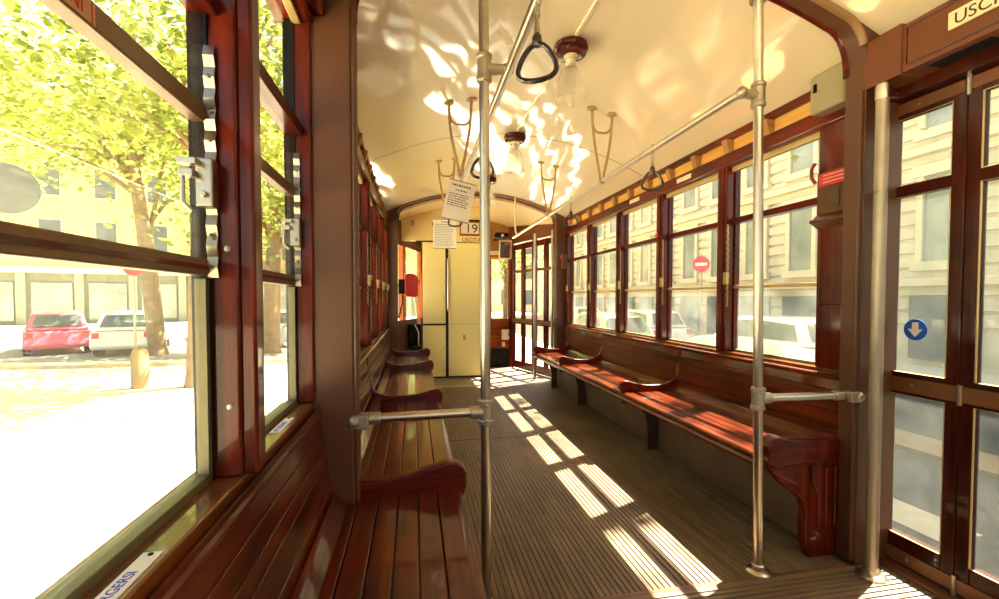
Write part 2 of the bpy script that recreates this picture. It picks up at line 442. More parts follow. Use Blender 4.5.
# ------------------------------------------------------------------ windows
wn = [0]
def ratchet(s, y, z0, z1, w=.014):
    g = G(); n = max(4, 2 * int((z1 - z0) / .034)); pts = []
    for i in range(n + 1):
        z = z0 + (z1 - z0) * i / n; d = .0 if i % 2 else .004
        pts.append((X(s, 1.05 - d) if True else 0, z))
    back = [(x + s * .0025, z) for x, z in pts]
    g.prism(pts + back[::-1], 'XZ', y - w, y + w); return g
def window(s, y0, y1, label, kind):
    wn[0] += 1
    t = thing('window_%d' % wn[0], label, 'window', (X(s, HW), (y0 + y1) / 2, SILL), kind='structure')
    def bx(u0, u1, a, b, z0, z1): return G().box(X(s, u0), X(s, u1), a, b, z0, z1)
    tr, sb, st = (1.50, 1.115, None) if kind == 'saloon' else (1.545, 1.102, 1.362)
    top = TOP if kind == 'saloon' else 1.90
    jw = .012 if kind == 'saloon' else .005
    fr = bx(1.095, 1.125, y0, y0 + jw, SILL, top); fr.box(X(s, 1.095), X(s, 1.125), y1 - jw, y1, SILL, top)
    part('frame', fr, BLACK if kind != 'saloon' else W_Z, t)
    part('bottom_channel', bx(1.098, 1.125, y0, y1, SILL - .005, SILL + .014), CHAN, t, bevel=.002)
    part('transom', bx(1.075, 1.125, y0, y1, tr - .017, tr + .017), W_Y, t, bevel=.004)
    part('upper_pane', bx(1.110, 1.114, y0 + jw, y1 - jw, tr + .017, top), GLASS, t)
    part('sash_pane', bx(1.100, 1.104, y0 + jw, y1 - jw, sb + .01, tr - .017), GLASS, t)
    part('lower_pane', bx(1.110, 1.114, y0 + jw, y1 - jw, SILL + .016, (sb + .01) if kind == 'saloon' else 1.20), HAZE, t)
    hw = .009 if kind == 'saloon' else .0145; ru = 1.09 if kind == 'saloon' else 1.098
    rl = part('sash_rail', bx(ru, 1.122, y0 + .003, y1 - .003, sb - hw, sb + hw), LIGHTRAIL if kind == 'saloon' else RAILM, t, bevel=.003)
    if kind != 'saloon':
        part('rail_groove', bx(1.096, 1.099, y0 + .003, y1 - .003, sb - .004, sb + .003), W_Y, rl)
        rl = part('sash_rail', bx(1.098, 1.122, y0 + .003, y1 - .003, st - .015, st + .015), RAILM, t, bevel=.003)
        part('pane_edge_strip', bx(1.098, 1.115, y1 - .018, y1 - .005, SILL + .014, sb - .02), CHAN, t)
    if True:
        part('roller_blind', bx(1.075, 1.10, y0, y1, top - (.03 if kind == 'saloon' else .05), top), LIGHTRAIL, t, bevel=.003)
    if kind == 'saloon': yr, z0, z1 = y1 - .004, 1.0, 1.48
    else: yr, z0, z1 = y1 - .012, 1.085, 1.475
    if kind == 'saloon': part('ratchet_strip', ratchet(s, yr, z0, z1, .010), BRASS, t, smooth=10)
    else:
        g = G(); n = 2 * int((z1 - z0) / .034); pts = [(y1 - .0065 - (.005 if i % 2 else 0), z0 + (z1 - z0) * i / n) for i in range(n + 1)]
        g.prism(pts + [(y + .0025, z) for y, z in pts[::-1]], 'YZ', X(s, 1.082), X(s, 1.099))
        rs = part('ratchet_strip', g, STEEL, t, smooth=10)
        g = G()
        for i in range(1, n, 3): g.lathe([(.0035, 0), (.0035, .002), (.001, .003)], (X(s, 1.09), y1 - .012, z0 + (z1 - z0) * i / n), (R(90), 0, 0), 8)
        part('rivet', g, RAILM, rs)
    if kind == 'saloon':
        zl = 1.16; uu0 = 1.035; yc = yr
        la = part('latch', G().box(X(s, 1.03), X(s, 1.05), yr - .016, yr + .012, zl - .03, zl + .04), BRASS, t, bevel=.003)
        g = G().box(X(s, 1.02), X(s, 1.04), yr - .03, yr - .014, zl + .008, zl + .018).box(X(s, 1.02), X(s, 1.04), yr - .03, yr - .014, zl + .024, zl + .034)
        part('latch_lever', g, BRASS, la, bevel=.002)
    else:
        zl = 1.235; yc = y1 - .022
        la = part('latch', G().box(X(s, 1.078), X(s, 1.104), yc - .012, yc + .012, zl - .035, zl + .045), STEEL, t, bevel=.003)
        g = G().box(X(s, 1.100), X(s, 1.122), yc - .030, yc - .012, zl + .010, zl + .022).box(X(s, 1.095), X(s, 1.122), yc - .030, yc - .012, zl + .030, zl + .040)
        g.tube([(X(s, 1.118), yc - .02, zl + .02), (X(s, 1.118), yc - .022, zl - .03), (X(s, 1.105), yc - .018, zl - .045)], .004, 8)
        g.lathe([(.005, 0), (.005, .008)], (X(s, 1.09), yc - .012, zl - .015), (R(90), 0, 0), 10)
        part('latch_lever', g, STEEL, la, bevel=.0015)
    return t
sal = [(1.72, 2.318), (2.402, 3.008), (3.092, 3.698), (3.782, 4.388), (4.472, 5.08)]
posn = ['nearest to the near arch', 'second from the near arch', 'third from the near arch', 'fourth from the near arch', 'farthest down the car by the front posts']
for i, (a, b) in enumerate(sal): window(1, a, b, 'mahogany framed window over the sunny bench, ' + posn[i], 'saloon')
for i, (a, b) in enumerate(sal): window(-1, a, b, 'window of the shaded wall beyond the brown post, ' + posn[i], 'saloon')
window(-1, .93, 1.41, 'narrow lowered sash window between pillar and brown post on tree side', 'vestibule')
window(-1, .15, .845, 'large lowered window beside the viewer, street and yellow building outside', 'vestibule')
window(-1, -.63, .05, 'window behind the viewer on the tree side', 'vestibule')

# sill plates and stickers
def plate(x, y, ang, txt, label):
    L, Wd = .13, .022
    t = thing('sill_plate', label, 'sign', (x, y, SILL), group='enamel plates on the window sills')
    c = Vector((x, y, SILL + .0012)); d = Vector((math.sin(ang), math.cos(ang), 0)); n = Vector((d.y, -d.x, 0))
    g = G(); pts = [c + d * a * L / 2 + n * b * Wd / 2 for a, b in ((-1, -1), (1, -1), (1, 1), (-1, 1))]
    g.prism([(p.x, p.y) for p in pts], 'XY', SILL + .0002, SILL + .002)
    part('plate_body', g, WHITE, t)
    o = c - d * L * .44 + n * Wd * .24; o.z = SILL + .0022
    part('lettering', text_geo(txt, .0165, o, d, -n, .0003), BLUEINK, t)
    part('rivet', G().lathe([(.003, 0), (.003, .0015), (.001, .002)], (c.x + d.x * L * .45, c.y + d.y * L * .45, SILL + .002), n=8), BLACK, t)
plate(-.318, .545, 0, 'SPORGERSI', 'white enamel plate with blue lettering on the sill beside viewer')
plate(-.322, 1.17, 0, 'SPORGERSI', 'small white plate on the sill of the narrow window by the post')
st = thing('rail_sticker', 'white sticker with red lettering on the large window upper rail', 'sticker', (-.345, .53, 1.36))
part('sticker_sheet', G().box(-.3455, -.3445, .40, .575, 1.3495, 1.3745), flat('tan_sticker', (196, 150, 110), .6), st)
part('lettering', text_geo('MANI', .021, (-.3442, .505, 1.354), (0, 1, 0), (0, 0, 1), .0003), REDINK, st)
part('border', G().box(-.3446, -.344, .569, .5705, 1.3495, 1.3745), REDINK, st)
st2 = thing('arrow_sticker', 'round blue sticker with white down arrow on the door glass', 'sticker', (1.862, 1.36, .93))
part('sticker_disc', G().lathe([(.04, 0), (.04, .0012)], (1.8565, 1.348, .93), (0, R(-90), 0), 32), BLUE, st2)
g = G(); xx = 1.8552
pts = [(y - .012, z) for y, z in [(1.36 - .011, .958), (1.36 + .011, .958), (1.36 + .011, .933), (1.36 + .026, .933), (1.36, .903), (1.36 - .026, .933), (1.36 - .011, .933)]]
g.prism(pts, 'YZ', xx - .0008, xx); part('arrow', g, WHITE, st2)
for (y, nm) in ((3.44, 'above the third window'), (2.75, 'above the second window from the arch')):
    single('frieze_plate', G().box(1.797, 1.8025, y - .08, y + .08, 1.845, 1.875), flat('plate_ivory', (226, 210, 176), .5), 'small blank ivory plate on the wood header ' + nm, 'plate', (1.80, y, 1.86), group='ivory plates on the window header', bevel=.001)

# ------------------------------------------------------------------ benches
def bench(s):
    right = s > 0
    lab = 'long glossy mahogany bench in sun on the window side with arrow door' if right else 'long glossy mahogany bench in shade along the tree side windows'
    t = thing('bench', lab, 'bench', (X(s, .9), 3, 0), group='slatted mahogany benches along the walls')
    y0, y1 = (1.51, 5.04) if right else (-1.6, 5.04)
    def bx(u0, u1, a, b, z0, z1): return G().box(X(s, u0), X(s, u1), a, b, z0, z1)
    g = G(); edges = [.625, .685, .745, .805, .865, .925, .988]
    for i in range(6):
        u0, u1 = edges[i] + .0015, edges[i + 1] - .0015
        if u1 > .93 and not right:
            g.box(X(s, u0), X(s, u1), y0, 1.40, .40, .42); g.box(X(s, u0), X(s, u1), 1.60, y1, .40, .42)
        else: g.box(X(s, u0), X(s, u1), max(y0, 1.535) if u1 > .93 else y0, y1, .40, .42)
    seat = part('seat', g, W_SEAT, t, bevel=.003)
    # rounded front nosing and apron
    prof = [(.628, .42), (.615, .419), (.606, .412), (.603, .400), (.606, .372), (.613, .362), (.628, .36)]
    part('front_edge', G().prism([(X(s, u), z) for u, z in prof], 'XZ', y0, y1), W_SEAT, seat, smooth=60)
    part('seat_bearer', bx(.628, .985, y0 + (0 if right else 0), y1, .372, .398) if right else bx(.628, .925, y0, y1, .372, .398), W_Y, seat)
    # backrest: three horizontal planks leaning back
    segs = [(1.535, y1)] if right else [(y0, 1.405), (1.60, y1)]
    g = G()
    for a, b in segs:
        zs = [.405, .49, .562, .602, .650, .700]
        for i in range(len(zs) - 1):
            zz0, zz1 = zs[i] + .001, zs[i + 1] - .0015
            uu = lambda z: .992 + (z - .40) * .14
            g.prism([(X(s, uu(zz0)), zz0), (X(s, uu(zz1)), zz1), (X(s, uu(zz1) + .016), zz1), (X(s, uu(zz0) + .016), zz0)], 'XZ', a, b)
    bk = part('backrest', g, W_SEAT, t, bevel=.0025)
    g = G()
    for a, b in segs: g.tube([(X(s, 1.038), a, .706), (X(s, 1.038), b, .706)], .012, 10)
    part('top_rail', g, W_SEAT, bk)
    g = G()
    for a, b in segs: g.prism([(X(s, .985), .42), (X(s, .955), .42), (X(s, .985), .445), (X(s, .994), .46)], 'XZ', a, b)
    part('corner_fillet', g, W_SEAT, bk)
    # divider arms
    ap = [(1.052, .715), (1.028, .715), (1.020, .60), (1.006, .53), (.985, .495), (.93, .472), (.86, .464), (.78, .466), (.71, .478), (.655, .494), (.622, .500), (.602, .494), (.590, .478), (.586, .452), (.592, .425), (.603, .404), (.628, .395), (.66, .408), (1.0, .408), (1.04, .60)]
    ys = [2.75, 4.02, 4.92] if right else [2.72, 3.98, 4.92]
    for y in ys:
        part('divider_arm', G().prism([(X(s, u), z) for u, z in ap], 'XZ', y - .017, y + .017), W_X, t, bevel=.008, seg=3, smooth=50)
    if not right:
        ap2 = [(.935, .47), (.86, .468), (.78, .478), (.71, .498), (.655, .512), (.62, .512), (.598, .496), (.586, .47), (.586, .43), (.597, .400), (.625, .382), (.65, .385), (.68, .408), (.935, .408)]
        part('divider_arm', G().prism([(X(s, u), z) for u, z in ap2], 'XZ', 1.44, 1.485), W_X, t, bevel=.010, seg=3, smooth=50)
    # panel under the seat and brackets
    if right: part('heater_panel', bx(.90, .99, 1.545, y1, 0.002, .37), KICK, t)
    else: part('heater_panel', bx(.90, .925, y0, y1, .002, .37), KICK, t)
    bp = [(.62, .36), (.625, .335), (.69, .325), (.76, .30), (.80, .25), (.815, .18), (.82, .0), (.89, .0), (.89, .36)]
    for y in ([2.80, 4.12, 4.98] if right else [.5, 2.8, 4.1]):
        part('bracket_leg', G().prism([(X(s, u), z) for u, z in bp], 'XZ', y - .016, y + .016), flat('bracket_iron', (84, 60, 40), .4, var=.1), t, bevel=.003)
    if right:
        ep = [(.605, .475), (.618, .492), (.645, .502), (.70, .492), (.78, .484), (.90, .482), (.93, .486), (.93, 0.003), (.80, 0.003), (.782, .08), (.778, .14), (.786, .19), (.772, .235), (.735, .268), (.70, .292), (.665, .318), (.645, .345), (.622, .365), (.607, .40), (.600, .44)]
        e = part('end_panel', G().prism([(X(s, u), z) for u, z in ep], 'XZ', 1.492, 1.532), W_Z, t, bevel=.006, seg=3, smooth=50)
        # raised mouldings around two upright fields
        fl_ = [(.80, .375), (.915, .375), (.915, .125), (.835, .125), (.842, .19), (.835, .26), (.805, .32)]
        part('field_moulding', G().tube([(X(s, u), 1.490, z) for u, z in fl_], .006, 8, closed=True), W_Z, e)
        part('field_moulding', G().tube([(X(s, .872), 1.490, .37), (X(s, .872), 1.490, .13)], .006, 8), W_Z, e)
        cap = [(.600, .44), (.605, .475), (.618, .494), (.645, .506), (.70, .496), (.78, .488), (.93, .486), (.93, .40), (.80, .39), (.70, .385), (.64, .375), (.607, .40)]
        part('rolled_arm', G().prism([(X(s, u - .004), z + .002) for u, z in cap], 'XZ', 1.480, 1.54), W_X, e, bevel=.010, seg=3, smooth=50)
    return t
bench(1); bench(-1)

# ------------------------------------------------------------------ grab poles
def clamp(c, axis_rot, r, L):
    g = G(); g.lathe([(r, -L / 2), (r + .003, -L / 2 + .004), (r + .003, -L / 2 + .014), (r, -L / 2 + .018), (r, L / 2 - .018), (r + .003, L / 2 - .014), (r + .003, L / 2 - .004), (r, L / 2)], c, axis_rot, 18); return g
def pole(s, xb, xt, label):
    yb = 1.456; t = thing('grab_pole', label, 'pole', (xb, yb, 0), group='aluminium grab poles at the near arch')
    xa = lambda z: xb + (xt - xb) * z / 2.2
    part('tube', G().tube([(xb, yb, .004), (xt, yb, 2.2)], .0168, 20), ALU, t)
    part('base_flange', G().lathe([(.044, .001), (.044, .006), (.036, .011), (.026, .014), (.024, .03), (.0185, .034)], (xb, yb, 0), n=24), ALU, t)
    part('tee_fitting', clamp((xa(.67), yb, .67), (0, 0, 0), .023, .085).lathe([(.021, 0), (.021, .05), (.018, .054)], (xa(.67), yb, .67), (0, R(90 * s), 0), 16), ALUD, t)
    xe = X(s, .925)
    part('side_rail', G().tube([(xa(.67) + s * .04, yb, .67), (xe - s * .035, yb, .667)], .015, 18), ALU, t)
    g = G().lathe([(.020, -.045), (.020, .03), (.017, .034)], (xe - s * .03, yb - .0, .667), (0, R(90 * -s), 0), 16)
    g.obox((xe - s * .005, yb - .036, .667), (.05, .022, .04)); g.ball((xe + s * .012, yb - .036, .667), .02, 8)
    part('end_clamp', g, ALUD, t, bevel=.003)
    for dx in (.03, -.02): part('screw', G().lathe([(.006, 0), (.006, .003), (.002, .005)], (xe - s * dx, yb - .047 if dx < 0 else yb - .02, .667), (R(90), 0, 0), 10), STEEL, t)
    for dz in (.645, .695): part('screw', G().lathe([(.006, 0), (.006, .004), (.002, .006)], (xa(.67), yb - .022, dz), (R(90), 0, 0), 10), STEEL, t)
    ztee = 1.80
    xr = X(-1, .446) if s < 0 else X(1, .432)
    g = clamp((xa(ztee), yb, ztee), (0, 0, 0), .023, .09)
    g.tube([(xa(ztee), yb, ztee - .005), (xr, yb, ztee + .004)], [.020, .015], 14)
    g.ball((xr, yb, ztee + .004), .021, 8)
    part('overhead_tee', g, ALUD, t)
    part('ceiling_collar', G().lathe([(.03, 0), (.03, .014), (.02, .02)], (xa(2.14), yb, 2.14), n=20), ALUD, t)
    return t
pole(-1, .234, .226, 'aluminium grab pole by the shaded bench with notices behind it')
pole(1, 1.288, 1.246, 'aluminium grab pole in front of the sunny bench end')
t = thing('door_pole', 'thick aluminium pole standing against the arrow sticker door', 'pole', (1.688, 1.354, 0))
part('tube', G().tube([(1.688, 1.354, .004), (1.688, 1.354, 1.80)], .0205, 20), ALUD, t)
part('top_cap', G().lathe([(.0235, 0), (.0235, .05), (.020, .056)], (1.688, 1.354, 1.775), n=20).box(1.70, 1.735, 1.335, 1.35, 1.78, 1.80), ALU, t)
part('base_flange', G().lathe([(.048, .001), (.048, .006), (.04, .012), (.028, .016), (.026, .03), (.021, .034)], (1.688, 1.354, 0), n=24), ALU, t)

# overhead rails
def orail(x, ya, yb2, label, bend=None):
    t = thing('overhead_rail', label, 'rail', (x, 3, 1.8), group='overhead hand rails')
    pts = [(x, ya, 1.805), (x, yb2, 1.785)]
    if bend: pts += bend
    part('tube', G().tube(pts, .0145, 16), ALU, t); return t
orail(.307, -1.5, 5.05, 'overhead aluminium rail above the shaded bench with hanging notices')
orail(1.185, 1.47, 5.30, 'overhead aluminium rail above the sunny bench')

# hangers
def hanger(xr, sx, y, label):
    t = thing('rail_hanger', label, 'bracket', (xr, y, 1.8), group='forked rail hangers under the ceiling')
    u1, u2 = (xr - .068, xr + .068)
    g = G()
    z1, z2 = cz(u1 - XC), cz(u2 - XC)
    def c(p0, p1, p2, n=8): return [tuple((1 - q) ** 2 * a + 2 * q * (1 - q) * b + q * q * d for a, b, d in zip(p0, p1, p2)) for q in [i / n for i in range(n + 1)]]
    g.tube([(u1, y, z1)] + c((u1 + .004, y, z1 - .10), (u1 + .012, y, z1 - .22), (xr - .014, y, 1.84)) + [(xr - .010, y, 1.80)], .0085, 10)
    g.tube([(u2, y, z2)] + c((u2 - .004, y, z2 - .10), (u2 - .012, y, z2 - .22), (xr + .014, y, 1.84)) + [(xr + .010, y, 1.80)], .0085, 10)
    part('fork', g, TANP, t)
    zb = min(z1, z2)
    part('cross_bow', G().tube(c((u1 + .004, y, zb - .06), (xr - .06, y, zb - .135), (xr, y, zb - .125), 6) + c((xr, y, zb - .125), (xr + .06, y, zb - .135), (u2 - .004, y, zb - .06), 6)[1:], .0075, 8), TANP, t)
    for u, z in ((u1, z1), (u2, z2)):
        part('ceiling_plate', G().lathe([(.012, -.012), (.03, -.008), (.032, 0.0), (.030, .006)], (u, y, z), n=16), TANP, t)
    part('rail_clip', G().lathe([(.018, -.02), (.018, .02)], (xr, y, 1.795), (R(90), 0, 0), 14), ALUD, t)
for y, n in ((2.69, 'nearest to the grab pole'), (3.84, 'second from the grab pole')):
    hanger(.275, -1, y, 'tan forked hanger holding the shaded side rail, ' + n)
    hanger(1.18, 1, y, 'tan forked hanger holding the sunny side rail, ' + n)

# strap handles
def strap(x, y, rz, label):
    t = thing('strap_handle', label, 'strap handle', (x, y, 1.80), rz, group='dark ring strap handles on the overhead rails')
    tri = [(-.0, -.094), (-.022, -.102), (-.044, -.130), (-.057, -.162), (-.054, -.184), (-.034, -.197), (0, -.201), (.034, -.197), (.054, -.184), (.057, -.162), (.044, -.130), (.022, -.102)]
    tri = [(a * .86, -.201 + (b + .201) * .84) for a, b in tri]
    # smooth closed loop
    pts = []
    n = len(tri)
    for i in range(n):
        p0, p1, p2, p3 = tri[i - 1], tri[i], tri[(i + 1) % n], tri[(i + 2) % n]
        for q in (0, .33, .66):
            pts.append(tuple(.5 * ((2 * b) + (c - a) * q + (2 * a - 5 * b + 4 * c - d) * q * q + (-a + 3 * b - 3 * c + d) * q ** 3) for a, b, c, d in zip(p0, p1, p2, p3)))
    part('ring', G().tube([(p[0], 0, p[1]) for p in pts], .0068, 10, closed=True), RUBBER, t, local=True)
    g = G().lathe([(.010, -.116), (.013, -.108), (.012, -.092), (.007, -.084)], n=14)
    part('ring_socket', g, RUBBER, t, local=True)
    part('ferrule', G().lathe([(.007, -.086), (.0075, -.074), (.005, -.05), (.006, -.04)], n=12), STEEL, t, local=True)
    g = G().obox((0, 0, -.028), (.014, .005, .034)).tube([(0, .0, -.012), (.004, .012, .004), (0, .017, .004)], .004, 8)
    m = 14
    g.tube([(0, .0185 * math.cos(2 * math.pi * i / m), .0185 * math.sin(2 * math.pi * i / m) + .001) for i in range(m)], .005, 8, closed=True)
    part('rail_strap', g, ALUD, t, local=True)
    return t
strap(.307, 1.10, R(-30), 'large dark ring strap handle nearest the viewer near the first lamp')
strap(.307, 2.02, R(-14), 'ring strap handle half hidden behind the notice and grab pole')
strap(.307, 3.42, R(-8), 'ring strap handle peeking below the upper notice')
strap(1.185, 2.08, R(-30), 'ring strap handle on the sunny rail before the third sunny window')
strap(1.185, 3.27, R(-25), 'small ring strap handle on the sunny rail by its farthest windows')

# lamps
def lamp(y, label):
    z = 2.272
    t = thing('ceiling_lamp', label, 'lamp', (XC, y, z), group='bare bell lamps along the ceiling centre')
    part('wooden_base', G().lathe([(.060, -.047), (.072, -.043), (.077, -.034), (.074, -.028), (.082, -.022), (.085, -.012), (.080, .004)], (XC, y, z), n=32), DARKW, t)
    part('socket', G().lathe([(.030, -.055), (.034, -.046), (.030, -.044)], (XC, y, z), n=24).lathe([(.02, -.10), (.025, -.098), (.021, -.09), (.026, -.084), (.021, -.078), (.026, -.07), (.02, -.062), (.018, -.045)], (XC, y, z), n=20), flat('porcelain', (226, 214, 180), .3, coat=.4), t)
    out = [(.022, -.098), (.034, -.108), (.050, -.128), (.062, -.16), (.068, -.20), (.071, -.235), (.074, -.262)]
    inn = [(r - .0025, zz) for r, zz in out]
    part('glass_shade', G().lathe(out + inn[::-1], (XC, y, z), n=32, cap=False), LAMPGLASS, t, smooth=60)
    part('bulb', G().lathe([(.012, -.10), (.014, -.115), (.026, -.14), (.030, -.165), (.024, -.187), (.010, -.197), (.002, -.198)], (XC, y, z), n=20), LAMPGLASS, t, smooth=60)
lamp(2.09, 'glass bell lamp on dark red round base nearest the viewer')
lamp(3.31, 'glass bell lamp on dark base at the ceiling seam')
lamp(4.53, 'farthest glass bell lamp mostly behind the grab pole')

# ------------------------------------------------------------------ notices
def notice(name, c, w, h, tilt, yaw, mat, label, lines, lipm=None):
    t = thing(name, label, 'notice', c, group='paper notices hung from the overhead rail')
    m = Euler((0, tilt, yaw)).to_matrix()
    def place(x0, x1, z0, z1, d0, d1):
        g = G(); vs = [Vector(c) + m @ Vector((x, d, z)) for x in (x0, x1) for d in (d0, d1) for z in (z0, z1)]
        return g.add(vs, [(0, 1, 3, 2), (4, 6, 7, 5), (0, 4, 5, 1), (2, 3, 7, 6), (0, 2, 6, 4), (1, 5, 7, 3)])
    sh = part('sheet', place(-w / 2, w / 2, -h / 2, h / 2, 0, .0012), mat, t)
    ink = G()
    for (z, xa, xb, th) in lines:
        x = xa
        while x < xb - .008:
            L = random.uniform(.006, .02); L = min(L, xb - x)
            g = place(x, x + L, z - th / 2, z + th / 2, -.0006, .0002); ink.add(g.v, g.f)
            x += L + .004
    part('printed_lines', ink, INK, sh)
    gm = flat('grey_edge', (140, 128, 112), .5)
    for z in (-h / 2, h / 2 - .006): part('edge_strip', place(-w / 2, w / 2, z, z + .006, -.001, .002), gm, sh)
    part('hook', G().tube([Vector(c) + m @ Vector((0, 0, h / 2 - .004)), Vector(c) + Vector((0, .0, h / 2 + .03)), Vector((c[0] + .02, c[1] + .01, 1.80))], .003, 6), ALUD, t)
    return t
ln = [(.085, -.055, .05, .009), (.058, -.03, .035, .006)] + [(.035 - .013 * i, -.062, .06 - random.uniform(0, .03), .0045) for i in range(6)]
notice('notice', (.247, 2.50, 1.592), .155, .225, R(12), R(0), PAPER, 'tilted greyish paper notice hanging highest beside the grab pole', ln)
ln = [(.095, -.03, .05, .006), (.075, -.075, .06, .005)] + [(.06 - .013 * i, -.08, .08 - random.uniform(0, .03), .003) for i in range(13)]
notice('notice', (.242, 3.60, 1.565), .185, .238, R(0), R(0), PAPER2, 'straight white paper notice hanging below the tilted one', ln)

# ------------------------------------------------------------------ near right: boxes on the panel, door header, doors
single('equipment_box', G().box(1.735, 1.81, 1.545, 1.715, 1.86, 2.03), GREYBOX, 'grey green plastic box high above the window beside the arch', 'box', (1.77, 1.64, 1.86), bevel=.014, seg=3)
bo = bpy.data.objects['equipment_box']
part('box_latch', G().box(1.728, 1.736, 1.675, 1.687, 1.95, 1.985), BLACK, bo)
t = thing('emergency_box', 'brown emergency handle box with red sticker beside near window', 'box', (1.80, 1.64, 1.36))
part('housing', G().box(1.785, 1.806, 1.545, 1.715, 1.42, 1.61), BROWN, t, bevel=.008, seg=3)
g = G(); g.prism([(1.812, 1.34), (1.812, 1.42), (1.785, 1.42), (1.75, 1.40), (1.745, 1.385), (1.76, 1.38), (1.79, 1.36)], 'XZ', 1.545, 1.715)
part('hood', g, BROWN, t, bevel=.004)
stk = part('sticker', G().box(1.7815, 1.7855, 1.56, 1.70, 1.545, 1.60), REDS, t)
g = G()
for z in (1.59, 1.575, 1.56): g.box(1.781, 1.782, 1.58, 1.68, z - .0013, z + .0013)
part('printed_lines', g, WHITE, stk)
part('lock', G().box(1.778, 1.786, 1.60, 1.66, 1.45, 1.52), flat('dark_bronze', (92, 70, 44), .4, metal=.4), t, bevel=.003)
part('red_handle', G().tube([(1.775, 1.715, 1.655), (1.765, 1.722, 1.63), (1.765, 1.722, 1.59), (1.78, 1.715, 1.565)], .008, 10), flat('dark_red', (140, 24, 20), .35, coat=.2), t)

hd = thing('door_header', 'brown painted header box over the door with raised panel', 'panel', (1.78, .6, 1.85))
part('body', G().box(1.70, 1.90, .0, 1.425, 1.846, 2.012), BROWNH, hd, bevel=.003)
part('end_block', G().box(1.692, 1.90, 1.30, 1.432, 1.842, 2.02), BROWNH, hd, bevel=.003)
part('panel_moulding', G().tube([(1.70, .05, 1.868), (1.70, 1.285, 1.868), (1.70, 1.285, 1.998), (1.70, .05, 1.998)], .005, 8, closed=True), flat('dark_brown_paint', (80, 44, 26), .4), hd)
g = G()
for i in range(10): g.box(1.735, 1.785, 1.085 + i * .014, 1.094 + i * .014, 1.8455, 1.848)
part('vent_grille', G().box(1.73, 1.79, 1.07, 1.24, 1.843, 1.8465), BLACK, hd)
t = thing('exit_sign', 'ivory sign with black capital lettering on the door header', 'sign', (1.698, 1.0, 1.935))
part('sign_plate', G().box(1.692, 1.6995, .86, 1.16, 1.91, 1.966), flat('ivory_sign', (230, 214, 172), .4), t, bevel=.003)
part('lettering', text_geo('USCITA', .052, (1.6918, 1.143, 1.919), (0, -1, 0), (0, 0, 1), .001), INK, t)

dn = [0]
def door_leaf(a, b, label, first):
    """one folding leaf on the near right door, plane u = HW"""
    dn[0] += 1
    t = thing('door_%d' % dn[0], label, 'door', (1.87, (a + b) / 2, .02), kind='structure')
    x0, x1 = 1.845, 1.880
    sw = .042
    g = G().box(x0, x1, a, a + sw, .015, 1.80).box(x0, x1, b - sw, b, .015, 1.80)
    part('stile', g, W_DOOR, t, bevel=.005)
    zr = [(.015, .130), (.678, .765), (1.438, 1.482), (1.735, 1.80)]
    g = G()
    for z0, z1 in zr: g.box(x0 + .002, x1 - .002, a + sw, b - sw, z0, z1)
    part('cross_rail', g, W_DOOR, t, bevel=.004)
    for z0, z1 in ((.025, .075), (.690, .745), (1.752, 1.792)):
        s_ = part('metal_strip', G().box(x0 - .004, x0 + .001, a + .002, b - .002, z0, z1), STRIP, t, bevel=.001)
        part('bolt', G().lathe([(.011, 0), (.011, .003), (.004, .006)], (x0 - .003, (a + b) / 2 + .0, (z0 + z1) / 2), (0, R(-90), 0), 12), STRIP, s_)
    for z0, z1 in ((.13, .678), (.765, 1.438), (1.482, 1.735)):
        pn = part('pane', G().box(1.861, 1.865, a + sw - .004, b - sw + .004, z0 - .004, z1 + .004), DOORGLASS, t)
        gb = G()
        gb.tube([(x0 + .004, a + sw, z0), (x0 + .004, b - sw, z0), (x0 + .004, b - sw, z1), (x0 + .004, a + sw, z1)], .0035, 6, closed=True)
        part('glazing_bead', gb, LIGHTRAIL, pn)
    for z in (.05, .715, 1.77):
        part('hinge', G().tube([(x0 - .004, a - .006, z - .035), (x0 - .004, a - .006, z + .035)], .008, 10), STEEL, t)
    return t
door_leaf(1.200, 1.4985, 'dark wooden folding door leaf with blue arrow sticker on its glass', True)
door_leaf(.900, 1.199, 'dark wooden folding door leaf at the picture edge beyond arrow leaf', False)
door_leaf(.600, .899, 'dark wooden door leaf nearest the viewer outside the frame', False)
door_leaf(.290, .599, 'last dark wooden door leaf behind the viewer', False)
tr3 = thing('trim_3', 'dark mahogany frame around the folding door', 'door frame', (1.87, .8, 0), kind='structure')
part('jamb', G().box(1.80, 1.91, 1.50, 1.545, -.02, 1.846), W_DOOR, tr3, bevel=.004)
part('jamb', G().box(1.80, 1.91, -.02, .285, -.02, 1.846), W_DOOR, tr3, bevel=.004)
part('head', G().box(1.80, 1.91, .285, 1.50, 1.802, 1.85), W_DOOR, tr3, bevel=.004)
part('upper_fascia', G().box(1.86, 1.92, -.02, 1.55, 1.85, 2.08), BROWN, tr3)
part('threshold', G().box(1.80, 1.93, .285, 1.50, -.05, .012), STRIP, tr3, bevel=.003)

